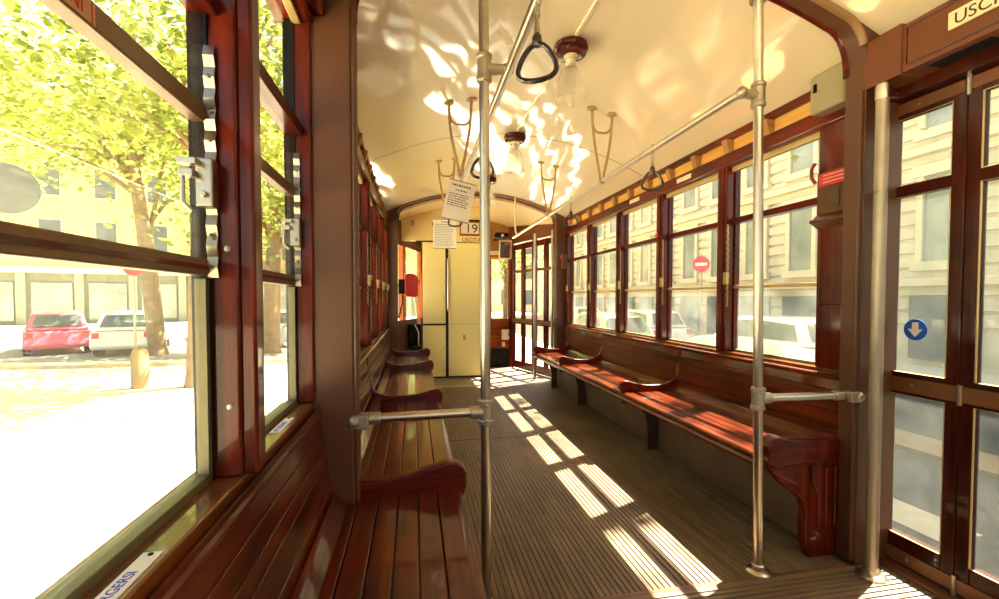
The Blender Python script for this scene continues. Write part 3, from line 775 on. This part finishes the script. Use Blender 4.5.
# ------------------------------------------------------------------ front platform
Y0 = 5.85
pp = thing('cab_partition', 'yellow painted partition wall closing off the driver cab', 'partition', (.5, Y0, 0))
def bxx(x0, x1, y0, y1, z0, z1): return G().box(x0, x1, y0, y1, z0, z1)
part('upper_panel', bxx(.105, .400, Y0, Y0 + .03, .715, 1.775), YELLOW, pp, bevel=.003)
part('lower_panel', bxx(.105, .400, Y0 - .006, Y0 + .03, .02, .690), YELLOW, pp, bevel=.003)
part('door_panel', bxx(.440, .875, Y0, Y0 + .03, .02, 1.775), YELLOW, pp, bevel=.003)
part('edge_strip', bxx(.392, .400, Y0 - .008, Y0, .02, .69).box(.440, .447, Y0 - .005, Y0, .02, 1.775).box(.105, .4, Y0 - .008, Y0, .02, .028).box(.44, .875, Y0 - .004, Y0, .02, .026), YEDGE, pp)
part('panel_joint', bxx(.447, .875, Y0 - .001, Y0 + .001, .704, .708), flat('joint', (196, 170, 90), .5), pp)
part('backing', bxx(.10, .875, Y0 + .032, Y0 + .05, .0, 1.8), flat('dark_gap', (44, 26, 16), .6), pp)
part('valance', bxx(-.17, .875, Y0 - .02, Y0 + .03, 1.785, 2.25), flat('pale_yellow', (246, 224, 150), .4, coat=.2, var=.03), pp, bevel=.003)
part('lower_bead', bxx(.02, .46, Y0 - .026, Y0 - .018, 1.775, 1.787), BLACK, pp)
g = G().box(.42, .875, Y0 - .026, Y0 - .018, 2.055, 2.075)
part('upper_bead', g, BLACK, pp)
part('end_post', bxx(.868, .895, Y0 - .03, Y0 + .04, .0, 2.06), ALUD, pp, bevel=.004)
part('vent_plate', bxx(.63, .66, Y0 - .003, Y0, .50, .56), flat('grey_plate', (176, 164, 120), .5), pp)
g = G()
for z in (.10, .40, .66): g.lathe([(.006, 0), (.006, .004)], (.125, Y0 - .006, z), (R(90), 0, 0), 8).lathe([(.006, 0), (.006, .004)], (.375, Y0 - .006, z), (R(90), 0, 0), 8)
part('screw', g, STRIP, pp)
part('speaker_grille', G().lathe([(.055, 0), (.055, .006), (.048, .012), (.02, .012)], (.285, Y0 - .02, 2.005), (R(90), 0, 0), 24), flat('speaker_mesh', (84, 66, 50), .5, var=.4, vs=120), pp)
part('wall_plate', bxx(-.04, .0, Y0 - .024, Y0 - .019, 1.98, 2.05), flat('grey_plate2', (190, 172, 112), .5), pp)
hb = part('grab_handle', G().tube([(.43, Y0 - .02, 1.56), (.43, Y0 - .05, 1.545), (.43, Y0 - .05, .905), (.43, Y0 - .02, .89)], .014, 12), ALU, pp)
part('lettering', text_geo('USCITA', .075, (.615, Y0 - .0205, 1.762 + .027), (1, 0, 0), (0, 0, 1), .001), INK, pp)
t = thing('route_number_sign', 'framed white route number plate reading 19 on the yellow valance', 'sign', (.72, Y0 - .03, 1.9))
part('frame', bxx(.585, .86, Y0 - .045, Y0 - .022, 1.865, 2.055), wood('sign_frame', (120, 62, 20), (176, 100, 40), 'X'), t, bevel=.004)
part('number_plate', bxx(.60, .835, Y0 - .048, Y0 - .04, 1.89, 2.03), WHITE, t)
part('lettering', text_geo('19', .165, (.655, Y0 - .0485, 1.902), (1, 0, 0), (0, 0, 1), .001), INK, t)

def seg_wall(p, q, y_thick=.03):
    """returns a mapper for boxes in a vertical wall from p to q (plan)"""
    p = Vector(p); q = Vector(q); d = (q - p); L = d.length; d.normalize(); n = Vector((d.y, -d.x))
    def f(a0, a1, z0, z1, t0, t1):
        g = G(); pts = [p + d * a0 + n * t0, p + d * a1 + n * t0, p + d * a1 + n * t1, p + d * a0 + n * t1]
        g.prism([(v.x, v.y) for v in pts], 'XY', z0, z1); return g
    return f, L
# left taper wall (cab side) with open window
fw_ = thing('wall_front', 'orange wood cab side and windscreen wall at the far end', 'wall', (.75, 6.6, 0), kind='structure')
f, L = seg_wall((X(-1, 1.10), 5.30), (.08, 6.66))
for nm, g in (('lower_panel', f(0, L, -.08, .76, -.02, .02)), ('upper_panel', f(0, L, 1.72, 2.2, -.02, .02)), ('cab_post', f(.58, .70, .76, 1.72, -.03, .03)), ('cab_post', f(0, .10, .76, 1.72, -.03, .03)), ('cab_post', f(L - .06, L, .76, 1.72, -.03, .03)), ('cab_bar', f(.70, L, 1.28, 1.31, -.015, .015))):
    part(nm, g, W_ORANGE if 'post' in nm else (ALUD if 'bar' in nm else BROWN), fw_)
part('cab_pane', f(.70, L - .06, .76, 1.72, -.003, .003), HAZE, fw_)
# windscreen wall
f, L = seg_wall((.08, 6.66), (1.44, 6.66))
part('dash_panel', f(0, L, .28, .735, -.02, .02), wood('dash_wood', (110, 46, 16), (180, 92, 38), 'X', coat=.5), fw_)
part('kick_panel', f(0, L, -.05, .28, -.02, .03), BLACK, fw_)
part('windscreen_head', f(0, L, 1.66, 2.25, -.02, .02), W_TAN, fw_)
for a in (0, .62, 1.02, L - .04): part('windscreen_post', f(a, a + .05, .735, 1.66, -.02, .02), W_ORANGE, fw_)
part('windscreen_pane', f(.05, L - .04, .735, 1.66, -.003, .003), GLASS, fw_)
# right taper: header over the far doors
f, L = seg_wall((X(1, 1.09), 5.30), (1.44, 6.66))
part('door_head', f(0, L, 1.86, 2.2, -.03, .03), BROWNH, fw_)
part('door_post', f(0, .12, -.05, 1.86, -.03, .03), W_Z, fw_); part('door_post', f(L - .07, L, -.05, 1.86, -.03, .03), W_Z, fw_)
part('door_post', f(.68, .72, -.05, 1.86, -.03, .03), W_Z, fw_)
W = (L - .12 - .07 - .04) / 4
starts = [.12, .12 + W, .72, .72 + W]
nmz = ['nearest to the far right post', 'second from the far right post', 'third from the far right post', 'beside the windscreen']
for a0, lab in zip(starts, nmz):
    dn[0] += 1
    mid = f(a0 + W / 2, a0 + W / 2 + .001, 0, 1, 0, .01).v[0]
    t = thing('door_%d' % dn[0], 'narrow far folding door leaf, ' + lab, 'door', (mid[0], mid[1], 0), kind='structure')
    a1 = a0 + W - .004; sw = .04
    g = f(a0, a0 + sw, .01, 1.84, -.016, .016); h = f(a1 - sw, a1, .01, 1.84, -.016, .016); g.add(h.v, h.f)
    part('stile', g, W_DOOR if False else W_Z, t)
    g = G()
    for z0, z1 in ((.01, .12), (.67, .75), (1.42, 1.46), (1.76, 1.84)): h = f(a0 + sw, a1 - sw, z0, z1, -.014, .014); g.add(h.v, h.f)
    part('cross_rail', g, W_Z, t)
    part('metal_strip', f(a0, a1, .685, .74, -.02, .02), RAILM, t)
    for z0, z1 in ((.12, .67), (.75, 1.42), (1.46, 1.76)): part('pane', f(a0 + sw, a1 - sw, z0, z1, -.002, .002), GLASS, t)
t = thing('platform_pole', 'aluminium pole standing at the far folding doors', 'pole', (1.49, 5.42, 0), group='far platform poles')
part('tube', G().tube([(1.49, 5.42, .003), (1.49, 5.42, 1.86)], .021, 16), ALU, t)
part('base_flange', G().lathe([(.05, .003), (.05, .008), (.025, .014)], (1.49, 5.42, 0), n=18), ALUD, t)
t = thing('platform_pole', 'thinner pole against the far right brown post', 'pole', (1.70, 5.36, 0), group='far platform poles')
part('tube', G().tube([(1.70, 5.36, .003), (1.70, 5.36, 1.9)], .016, 14), ALU, t)
part('base_flange', G().lathe([(.04, .003), (.04, .008), (.02, .014)], (1.70, 5.36, 0), n=18), ALUD, t)
t = thing('bent_rail', 'cream curved hand rail dropping from the ceiling at far doors', 'rail', (1.15, 5.0, 1.8))
part('tube', G().tube([(1.14, 5.0, 2.2), (1.14, 5.0, 1.90), (1.145, 5.0, 1.82), (1.165, 5.02, 1.785), (1.185, 5.06, 1.785)], .010, 12), CREAMB, t)
# mirror, dome, dash boxes, seat, validator
t = thing('rear_view_mirror', 'oval driver mirror hanging before the windscreen', 'mirror', (1.30, 6.2, 1.75))
part('mirror_shell', G().obox((1.275, 6.22, 1.738), (.185, .03, .27), (R(14), 0, R(-6))), CREAMB, t, bevel=.06, seg=5)
part('mirror_face', G().obox((1.273, 6.203, 1.735), (.145, .006, .225), (R(14), 0, R(-6))), MIRROR, t)
part('mirror_arm', G().tube([(1.30, 6.25, 1.82), (1.32, 6.4, 1.87), (1.33, 6.636, 1.87)], .010, 8), BLACK, t)
t = thing('dome_unit', 'dark round unit above the driver mirror', 'ceiling unit', (1.20, 6.1, 1.86))
part('dome', G().obox((1.20, 6.12, 1.92), (.20, .14, .08)), BLACK, t, bevel=.035, seg=3)
part('dome_bracket', G().box(1.17, 1.23, 6.16, 6.636, 1.915, 1.94), BLACK, t)
part('dome_lens', G().lathe([(.022, 0), (.02, .01)], (1.20, 6.052, 1.915), (R(90), 0, 0), 14), MIRROR, t)
t = thing('control_box', 'white control box on the wooden dash panel', 'box', (1.35, 6.6, .48))
part('casing', G().box(1.30, 1.41, 6.57, 6.64, .42, .57), WHITE, t, bevel=.006); part('slot', G().box(1.39, 1.40, 6.565, 6.572, .47, .54), BLACK, t)
t = thing('socket_box', 'small white socket below the control box', 'socket', (1.33, 6.62, .3))
part('casing', G().box(1.31, 1.35, 6.61, 6.64, .31, .38), WHITE, t, bevel=.003); part('cable', G().tube([(1.26, 6.62, .40), (1.25, 6.60, .30), (1.27, 6.61, .22)], .006, 6), BLACK, t)
t = thing('sun_visor', 'pale strip visor with small print above the windscreen', 'visor', (1.25, 6.62, 1.7))
part('strip', G().box(1.12, 1.43, 6.61, 6.635, 1.70, 1.76), WHITE, t, bevel=.003)
part('strip', G().box(1.12, 1.43, 6.615, 6.635, 1.63, 1.67), W_PLY, t, bevel=.003)
t = thing('ticket_validator', 'red rounded validator box on the far left post', 'machine', (-.04, 5.55, 1.15))
g = G(); g.prism([(-.115, 1.07), (.025, 1.06), (.045, 1.09), (.048, 1.27), (.03, 1.325), (-.01, 1.345), (-.07, 1.35), (-.115, 1.33)], 'XZ', 5.52, 5.62)
part('casing', g, RED, t, bevel=.012, seg=3)
part('mount', G().box(-.19, -.115, 5.54, 5.60, 1.10, 1.28), BLACK, t, bevel=.004)
part('wall_arm', G().tube([(-.24, 5.57, 1.2), (-.16, 5.57, 1.2)], .015, 10), BLACK, t)
part('cable', G().tube([(-.15, 5.57, 1.10), (-.14, 5.57, 1.0), (-.17, 5.57, .9), (-.19, 5.57, .80)], .008, 8), BLACK, t)
t = thing('driver_seat', 'black driver seat back seen beside the yellow partition', 'seat', (-.05, 6.1, 0))
part('backrest', G().box(-.075, .09, 6.05, 6.11, .36, .70), BLACK, t, bevel=.02, seg=3)
part('seat_cushion', G().box(-.06, .09, 5.92, 6.1, .36, .42), BLACK, t, bevel=.02, seg=3)
part('pedestal', G().tube([(.01, 6.0, .0), (.01, 6.0, .37)], .035, 12), ALUD, t)
part('handle', G().tube([(.0, 5.96, .70), (.05, 5.9, .60), (.05, 5.9, .42)], .008, 8), ALU, t)
t = thing('cab_lever', 'thin pale lever standing in the cab window gap', 'lever', (.02, 6.3, .7))
part('rod', G().tube([(.0, 6.3, 1.06), (.045, 6.3, .72), (.045, 6.3, .0)], .012, 8), WHITE, t)
t = thing('emergency_lever', 'small dark red emergency handle on the far right post', 'handle', (1.66, 5.15, 1.6))
part('housing', G().box(1.74, 1.80, 5.09, 5.155, 1.40, 1.58), BROWN, t, bevel=.006); part('red_lever', G().box(1.73, 1.742, 5.10, 5.14, 1.52, 1.56), RED, t, bevel=.003)
single('alarm_knob', G().ball((1.80, 3.07, 1.52), .022, 10), RED, 'small red knob on the pillar between third and second sunny windows', 'knob', (1.80, 3.07, 1.52))

# ------------------------------------------------------------------ outside
GZ = -.85
def ground_piece(n, pts, mat, label, z0, z1):
    o = build(n, G().prism(pts, 'XY', z0, z1), mat); tag(o, label, 'ground', kind='structure'); return o
PAVE = flat('pale_paving', (196, 186, 160), .8, var=.1, vs=1.2)
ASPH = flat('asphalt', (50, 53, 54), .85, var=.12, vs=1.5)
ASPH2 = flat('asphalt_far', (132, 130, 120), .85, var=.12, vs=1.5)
KERB = flat('kerb_stone', (196, 176, 138), .8, var=.08)
ground_piece('ground', [(-60, -30), (1.2, -30), (1.2, 80), (-60, 80)], PAVE, 'pale sunlit paving beside the tram on the tree side', GZ - .3, GZ)
ground_piece('street', [(1.2, -30), (60, -30), (60, 80), (1.2, 80)], ASPH, 'grey asphalt street on the stone building side', GZ - .3, GZ)
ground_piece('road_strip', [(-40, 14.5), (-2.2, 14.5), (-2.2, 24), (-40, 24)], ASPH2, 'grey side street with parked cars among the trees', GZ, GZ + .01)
ground_piece('kerb', [(-40, 13.9), (-2.4, 13.9), (-2.4, 14.5), (-40, 14.5)], KERB, 'stone kerb in front of the parked cars', GZ, GZ + .10)
ground_piece('kerb', [(6.0, -10), (6.7, -10), (6.7, 8), (6.0, 8)], flat('tan_kerb', (124, 108, 84), .8), 'tan kerb strip seen through the near door', GZ, GZ + .05)
ground_piece('street', [(1.4, 9), (10.2, 9), (10.2, 60), (1.4, 60)], PAVE, 'street coloured pale to throw light, farther up the stone building side', GZ, GZ + .012)  # asphalt lightened here: glare put into the colour, brightens the far end
ground_piece('sidewalk', [(10.2, -20), (13.2, -20), (13.2, 60), (10.2, 60)], PAVE, 'pale sidewalk in front of the stone building', GZ, GZ + .12)
single('road_line', G().box(4.0, 4.45, 2.7, 4.6, GZ, GZ + .006), flat('road_paint', (150, 146, 128), .8), 'short pale painted road mark beyond the arrow door', 'road marking', (4.2, 3.6, GZ))
# stone building on the right
STONE = flat('stone', (192, 182, 158), .85, var=.12, vs=.8)
STONE2 = flat('stone_trim', (200, 188, 160), .85, var=.08, vs=1.5)
DARKGL = flat('dark_window', (132, 138, 132), .15, var=.3, vs=.7)
SHUT = flat('slate_shutter', (84, 92, 96), .5, var=.15)
sb = thing('stone_building', 'beige rusticated stone palace across the street', 'building', (13.2, 14, GZ))
g = G()
zz = GZ
rows = [(2.0, 4.2), (5.4, 7.6), (8.8, 11.0)]
g.box(13.2, 20, -8, 46, GZ, 12.2)
part('wall', g, STONE, sb)
part('added_shade_storey', G().box(13.2, 20, -8, 9.5, 12.2, 15.8), STONE, sb)  # unseen extra height, added to keep the street by the door in shade
g = G()
z = GZ + 1.2
while z < 11.8:
    g.box(13.12, 13.2, -8, 46, z, z + .30); z += .38
part('rustication', g, STONE, sb, bevel=.02)
for z in (1.35, 4.75, 8.1, 11.8):
    part('ledge', G().box(12.85, 13.2, -8, 46, z, z + .22), STONE2, sb, bevel=.03)
for k in range(20):
    y = 0.5 + k * 2.1
    for (z0, z1) in rows[:2]:
        fr = G().box(13.0, 13.2, y - .62, y - .45, z0 - .1, z1 + .25).box(13.0, 13.2, y + .45, y + .62, z0 - .1, z1 + .25).box(12.95, 13.2, y - .7, y + .7, z1, z1 + .3).box(12.95, 13.2, y - .7, y + .7, z0 - .25, z0)
        wf = part('window', fr, STONE2, sb, bevel=.02)
        part('window_pane', G().box(13.08, 13.14, y - .45, y + .45, z0, z1), DARKGL, wf)
    part('shop_front', G().box(13.05, 13.14, y - .75, y + .75, GZ + .3, 1.1), DARKGL if k % 2 else SHUT, sb)
# yellow building on the left
YB1 = flat('ochre_render', (206, 186, 126), .85, var=.06, vs=.5)
yb = thing('yellow_building', 'pale yellow apartment building behind the street trees', 'building', (-24, 38, GZ), R(18))
part('wall', G().box(-45, 26, 0, 10, 4.0, 17), YB1, yb, local=True)
part('ground_floor', G().box(-45, 26, .1, 10, 0, 4.0), flat('shop_grey', (100, 104, 88), .8, var=.1), yb, local=True)
part('cornice', G().box(-45, 26, -.4, .2, 3.7, 4.15), STONE2, yb, local=True, bevel=.05)
for k in range(22):
    x = -42 + k * 3.1
    for z0 in (5.4, 9.3, 13.2):
        wf = part('window', G().box(x - .7, x + .7, -.06, .05, z0 - .15, z0 + 2.25), STONE2, yb, local=True)
        part('shutter', G().box(x - .58, x + .58, -.1, -.04, z0, z0 + 2.1), SHUT, wf, local=True)
    part('shop_window', G().box(x - 1.1, x + 1.1, 0, .12, .3, 3.0), DARKGL, yb, local=True)
    part('pilaster', G().box(x + 1.25, x + 1.75, -.15, .12, 0, 3.8), flat('grey_pilaster', (132, 132, 116), .8), yb, local=True)
# building straight ahead beyond the windscreen
ab = thing('far_building', 'bright pale building far ahead of the windscreen', 'building', (6, 60, GZ))
part('wall', G().box(-6, 16, 0, 8, 0, 11), flat('pale_render', (222, 208, 160), .8), ab, local=True)
for k in range(6):
    for z0 in (1, 4.5, 8): part('window', G().box(-4.5 + k * 3.4, -3 + k * 3.4, -.1, .1, z0, z0 + 2), SHUT, ab, local=True)

# trees
BARK = flat('bark', (126, 104, 76), .9, var=.3, vs=4)
LEAF = [leafmat('leaf_yellow_green', (104, 124, 50), (186, 190, 104)), leafmat('leaf_green', (92, 116, 44), (172, 180, 96))]
def tree(x, y, h, r, cr, cz0, n, label, lean=(0, 0), seedv=1, leafsize=.2, lm=0):
    rnd = random.Random(seedv)
    t = thing('street_tree', label, 'tree', (x, y, GZ), group='plane trees along the street')
    lx, ly = lean
    top = Vector((lx, ly, h))
    part('trunk', G().tube([(0, 0, -.05), (0, 0, .3), (lx * .35, ly * .35, h * .45), (lx * .8, ly * .8, h * .8), top], [r * 1.25, r, r * .85, r * .6, r * .3], 12), BARK, t, local=True)
    br = G(); clusters = []
    for i in range(11):
        a = rnd.uniform(0, 6.28); k = rnd.uniform(.4, .85)
        base = Vector((lx * k, ly * k, h * k)); zz = rnd.uniform(cz0 + .3, h + cr * .7)
        rr = cr * rnd.uniform(.4, .95)
        end = Vector((lx + math.cos(a) * rr, ly + math.sin(a) * rr, max(zz, base.z + .4)))
        midp = (base + end) / 2 + Vector((0, 0, .25))
        br.tube([base, midp, end], [r * .35, r * .22, r * .08], 7); clusters.append(end)
    part('branches', br, BARK, t, local=True)
    lg = G()
    for i in range(n):
        if rnd.random() < .5:
            c = rnd.choice(clusters); q = c + Vector((rnd.gauss(0, cr * .28), rnd.gauss(0, cr * .28), rnd.gauss(0, cr * .2)))
        else:
            while True:
                v = Vector((rnd.uniform(-1, 1), rnd.uniform(-1, 1), rnd.uniform(-1, 1)))
                if v.length < 1: break
            zc_ = (cz0 + h + cr * .8) / 2
            q = Vector((lx + v.x * cr, ly + v.y * cr, zc_ + v.z * (h + cr * .8 - cz0) / 2))
        if q.z < cz0 - .4: continue
        m = Euler((rnd.uniform(-.9, .9), rnd.uniform(-.9, .9), rnd.uniform(0, 6.28))).to_matrix(); s_ = leafsize * rnd.uniform(.6, 1.3)
        lg.add([q + m @ Vector(v) * s_ for v in ((-.5, 0, 0), (0, -.38, .05), (.6, 0, 0), (0, .38, .05))], [(0, 1, 2, 3)])
    part('foliage', lg, LEAF[lm], t, local=True)
    return t
tree(-8.4, 16.6, 8.0, .26, 3.4, 5.6, 5600, 'plane tree with leaning trunk before the yellow building', (-.9, .3), 11)
tree(-4.9, 16.6, 6.2, .30, 3.4, 3.0, 6800, 'thick plane tree seen through the narrow window', (.2, .2), 12, lm=1)
tree(-9.0, 8.0, 7.0, .24, 2.8, 4.6, 4800, 'near plane tree whose crown fills the large window top', (0, .4), 13)
tree(-4.6, 10.6, 7.0, .22, 2.5, 4.6, 5000, 'plane tree whose crown fills the narrow window top', (.3, 0), 14)
tree(-3.2, 24.0, 6.5, .26, 3.2, 2.6, 3600, 'distant plane tree low beside the brown post', (0, 0), 15, lm=1)
tree(-17.5, 19.5, 8.4, .26, 3.6, 6.0, 4800, 'plane tree farthest from the tram above the pink car', (.4, 0), 16)
tree(-1.9, 31, 6.5, .26, 3.6, 2.4, 3000, 'plane tree seen through the cab side window', (0, 0), 17, lm=1)
tree(9.5, 8.6, 11.0, .16, 2.3, 4.2, 520, 'slender tree on the stone building side above the door', (-1.2, -2.0), 18)
tree(8.2, 40, 6.0, .24, 3.6, 3.0, 2600, 'tree far ahead beyond the windscreen', (0, 0), 19, lm=1)

# cars
TYRE = flat('tyre', (34, 32, 30), .8)
CARGL = flat('car_glass', (70, 78, 80), .08, coat=.6, var=.1)
def car(x, y, rz, col, label, L=3.9, dz=0):
    t = thing('car', label, 'car', (x, y, GZ + dz), rz, group='cars in the street')
    paint = flat('car_paint', col, .3, coat=.8, var=.03)
    hw = .82
    body = [(-L / 2, .32), (-L / 2 + .03, .62), (-L / 2 + .12, .80), (-L * .30, .88), (L * .22, .90), (L / 2 - .55, .82), (L / 2 - .10, .70), (L / 2, .52), (L / 2 - .02, .28), (-L / 2 + .1, .24)]
    part('body', G().prism([(a, z) for a, z in body], 'YZ', -hw, hw), paint, t, local=True, bevel=.07, seg=3)
    # cabin, tapered
    cab = [(-L * .44, .84), (-L * .36, 1.36), (-L * .28, 1.44), (L * .05, 1.45), (L * .12, 1.38), (L * .26, .86)]
    n = len(cab); vs = []
    for sx in (-1, 1):
        for a, z in cab: vs.append((sx * (hw - .06 - .16 * (z - .84) / .6), a, z))
    fs = [tuple(range(n)), tuple(range(2 * n - 1, n - 1, -1))] + [(i, (i + 1) % n, n + (i + 1) % n, n + i) for i in range(n)]
    cb = part('cabin', G().add(vs, fs), paint, t, local=True, bevel=.04, seg=2)
    g = G()
    for sx in (-1, 1):
        def q(a, z): return (sx * (hw - .05 - .16 * (z - .84) / .6), a, z)
        for poly in ([(-L * .37, .93), (-L * .33, 1.30), (-L * .11, 1.36), (-L * .11, .93)], [(-L * .09, .93), (-L * .09, 1.36), (L * .05, 1.35), (L * .20, .93)]):
            p1 = [q(a, z) for a, z in poly]; p2 = [(p[0] - sx * .02, p[1], p[2]) for p in p1]; k = len(p1)
            g.add(p1 + p2, [tuple(range(k)), tuple(range(2 * k - 1, k - 1, -1))] + [(i, (i + 1) % k, k + (i + 1) % k, k + i) for i in range(k)])
    part('side_window', g, CARGL, cb, local=True)
    g = G(); a0, z0, a1, z1 = L * .25, .92, L * .13, 1.36
    g.add([(-.62, a0, z0), (.62, a0, z0), (.52, a1, z1), (-.52, a1, z1), (-.62, a0 + .03, z0 + .02), (.62, a0 + .03, z0 + .02), (.52, a1 + .03, z1 + .02), (-.52, a1 + .03, z1 + .02)], [(0, 1, 2, 3), (7, 6, 5, 4), (0, 4, 5, 1), (1, 5, 6, 2), (2, 6, 7, 3), (3, 7, 4, 0)])
    part('windscreen', g, CARGL, cb, local=True)
    g = G(); a0, z0, a1, z1 = -L * .425, .95, -L * .37, 1.32
    g.add([(-.6, a0, z0), (.6, a0, z0), (.5, a1, z1), (-.5, a1, z1), (-.6, a0 - .03, z0 + .02), (.6, a0 - .03, z0 + .02), (.5, a1 - .03, z1 + .02), (-.5, a1 - .03, z1 + .02)], [(0, 1, 2, 3), (7, 6, 5, 4), (0, 4, 5, 1), (1, 5, 6, 2), (2, 6, 7, 3), (3, 7, 4, 0)])
    part('rear_window', g, CARGL, cb, local=True)
    for sx in (-1, 1):
        for a in (-L * .31, L * .31):
            w_ = part('wheel', G().lathe([(.20, -.10), (.29, -.10), (.31, -.06), (.31, .06), (.29, .10), (.20, .10)], (sx * (hw - .09), a, .31), (0, R(90), 0), 24), TYRE, t, local=True)
            part('hub_cap', G().lathe([(.19, 0), (.17, .02), (.03, .03)], (sx * (hw + .0), a, .31), (0, R(90 * sx), 0), 18), ALUD, w_, local=True)
        part('headlight', G().obox((sx * .6, L / 2 - .06, .62), (.30, .08, .13)), WHITE, t, local=True, bevel=.02)
        part('tail_light', G().obox((sx * .66, -L / 2 + .05, .70), (.18, .08, .18)), RED, t, local=True, bevel=.02)
    return t
car(-12.6, 18.6, R(35), (214, 82, 110), 'pink red hatchback parked left in the side street')
car(-9.9, 18.2, R(18), (226, 226, 220), 'white car parked beside the pink red hatchback')
car(-8.6, 22.6, R(40), (70, 74, 76), 'dark grey car behind the leaning plane tree trunk')
car(-6.0, 19.4, R(28), (178, 184, 190), 'silver car seen through the narrow window')
car(8.9, 9.9, R(2), (226, 224, 214), 'white car outside the nearest sunny window', 4.3)
car(8.9, 16.3, R(2), (206, 204, 196), 'light grey car outside the second sunny window', 4.2)
car(5.9, 13.4, R(0), (104, 150, 70), 'green car passing outside the sunny windows', 4.2, 0)
car(8.9, 23.5, R(0), (190, 190, 186), 'pale car farthest along the stone building', 4.1)

# signs and poles
t = thing('street_sign', 'round grey back of a sign on a post beside the large window', 'sign', (-4.75, 6.3, GZ), R(37))
part('post', G().tube([(-.9, .03, 0), (-.9, .03, 3.55)], .03, 10).tube([(-.9, .03, 3.2), (0, .03, 3.2)], .02, 8), ALUD, t, local=True)
part('disc', G().lathe([(.30, 0), (.30, .015)], (0, 0, 3.2), (R(90), 0, 0), 28), flat('sign_grey', (70, 72, 70), .5), t, local=True)
def noentry(x, y, z, rz, label, col):
    t = thing('street_sign', label, 'sign', (x, y, GZ), rz, group='red round street signs')
    part('post', G().tube([(0, .04, 0), (0, .04, z - GZ + .35)], .03, 10), ALUD, t, local=True)
    part('disc', G().lathe([(.27, 0), (.27, .02)], (0, .01, z - GZ), (R(90), 0, 0), 28), col, t, local=True)
    part('bar', G().box(-.18, .18, -.018, -.008, z - GZ - .05, z - GZ + .05), WHITE, t, local=True)
noentry(-8.5, 15.6, 2.0, R(30), 'red disc sign with white bar left of the leaning tree', flat('sign_red', (206, 48, 60), .5))
noentry(9.6, 13.6, 2.2, R(-38), 'red disc sign outside the second sunny window', flat('sign_red2', (210, 60, 90), .5))
single('bollard', G().lathe([(.16, 0), (.16, .7), (.12, .82), (.02, .86)], (-5.7, 10.6, GZ), n=16), flat('bollard_stone', (140, 118, 78), .8), 'tan stone bollard on the bright paving', 'bollard', (-5.7, 10.6, GZ))

# ------------------------------------------------------------------ light, world, camera
sun = bpy.data.lights.new('sun', 'SUN'); sun.energy = 30; sun.angle = R(.53); sun.color = (1, .93, .80)
so = bpy.data.objects.new('sun', sun); COL.objects.link(so); so.location = (8, 4, 15)
so.rotation_euler = Vector((-.593, -.26, -1)).to_track_quat('-Z', 'Y').to_euler()
w = bpy.data.worlds.new('sky'); S.world = w; w.use_nodes = True; nt = w.node_tree
bg = nt.nodes['Background']; sky = nt.nodes.new('ShaderNodeTexSky'); sky.sky_type = 'NISHITA'
sky.sun_disc = False; sky.sun_elevation = R(57); sky.sun_rotation = R(66); sky.air_density = 1; sky.dust_density = 3
mul = nt.nodes.new('ShaderNodeMix'); mul.data_type = 'RGBA'; mul.blend_type = 'MULTIPLY'; mul.inputs['Factor'].default_value = 1
nt.links.new(sky.outputs[0], mul.inputs['A']); mul.inputs['B'].default_value = (1.0, .84, .66, 1)
nt.links.new(mul.outputs['Result'], bg.inputs['Color']); bg.inputs['Strength'].default_value = .45

cam = bpy.data.cameras.new('camera'); co = bpy.data.objects.new('camera', cam); COL.objects.link(co)
cam.sensor_width = 36; cam.lens = 36 * 444 / 999; cam.clip_start = .01; cam.clip_end = 300
co.location = (0, 0, 1.05); co.rotation_euler = (R(90 - 1.7), 0, -math.atan(85 / 444)); cam.shift_y = 11.7 / 999
S.camera = co
vs_ = S.view_settings; vs_.view_transform = 'Standard'; vs_.look = 'None'; vs_.exposure = 1.05; vs_.gamma = 1; vs_.use_curve_mapping = False
cy = S.cycles; cy.use_denoising = True; cy.max_bounces = 14; cy.diffuse_bounces = 8; cy.glossy_bounces = 5; cy.transparent_max_bounces = 16
cy.sample_clamp_indirect = 8; cy.caustics_reflective = False; cy.caustics_refractive = False
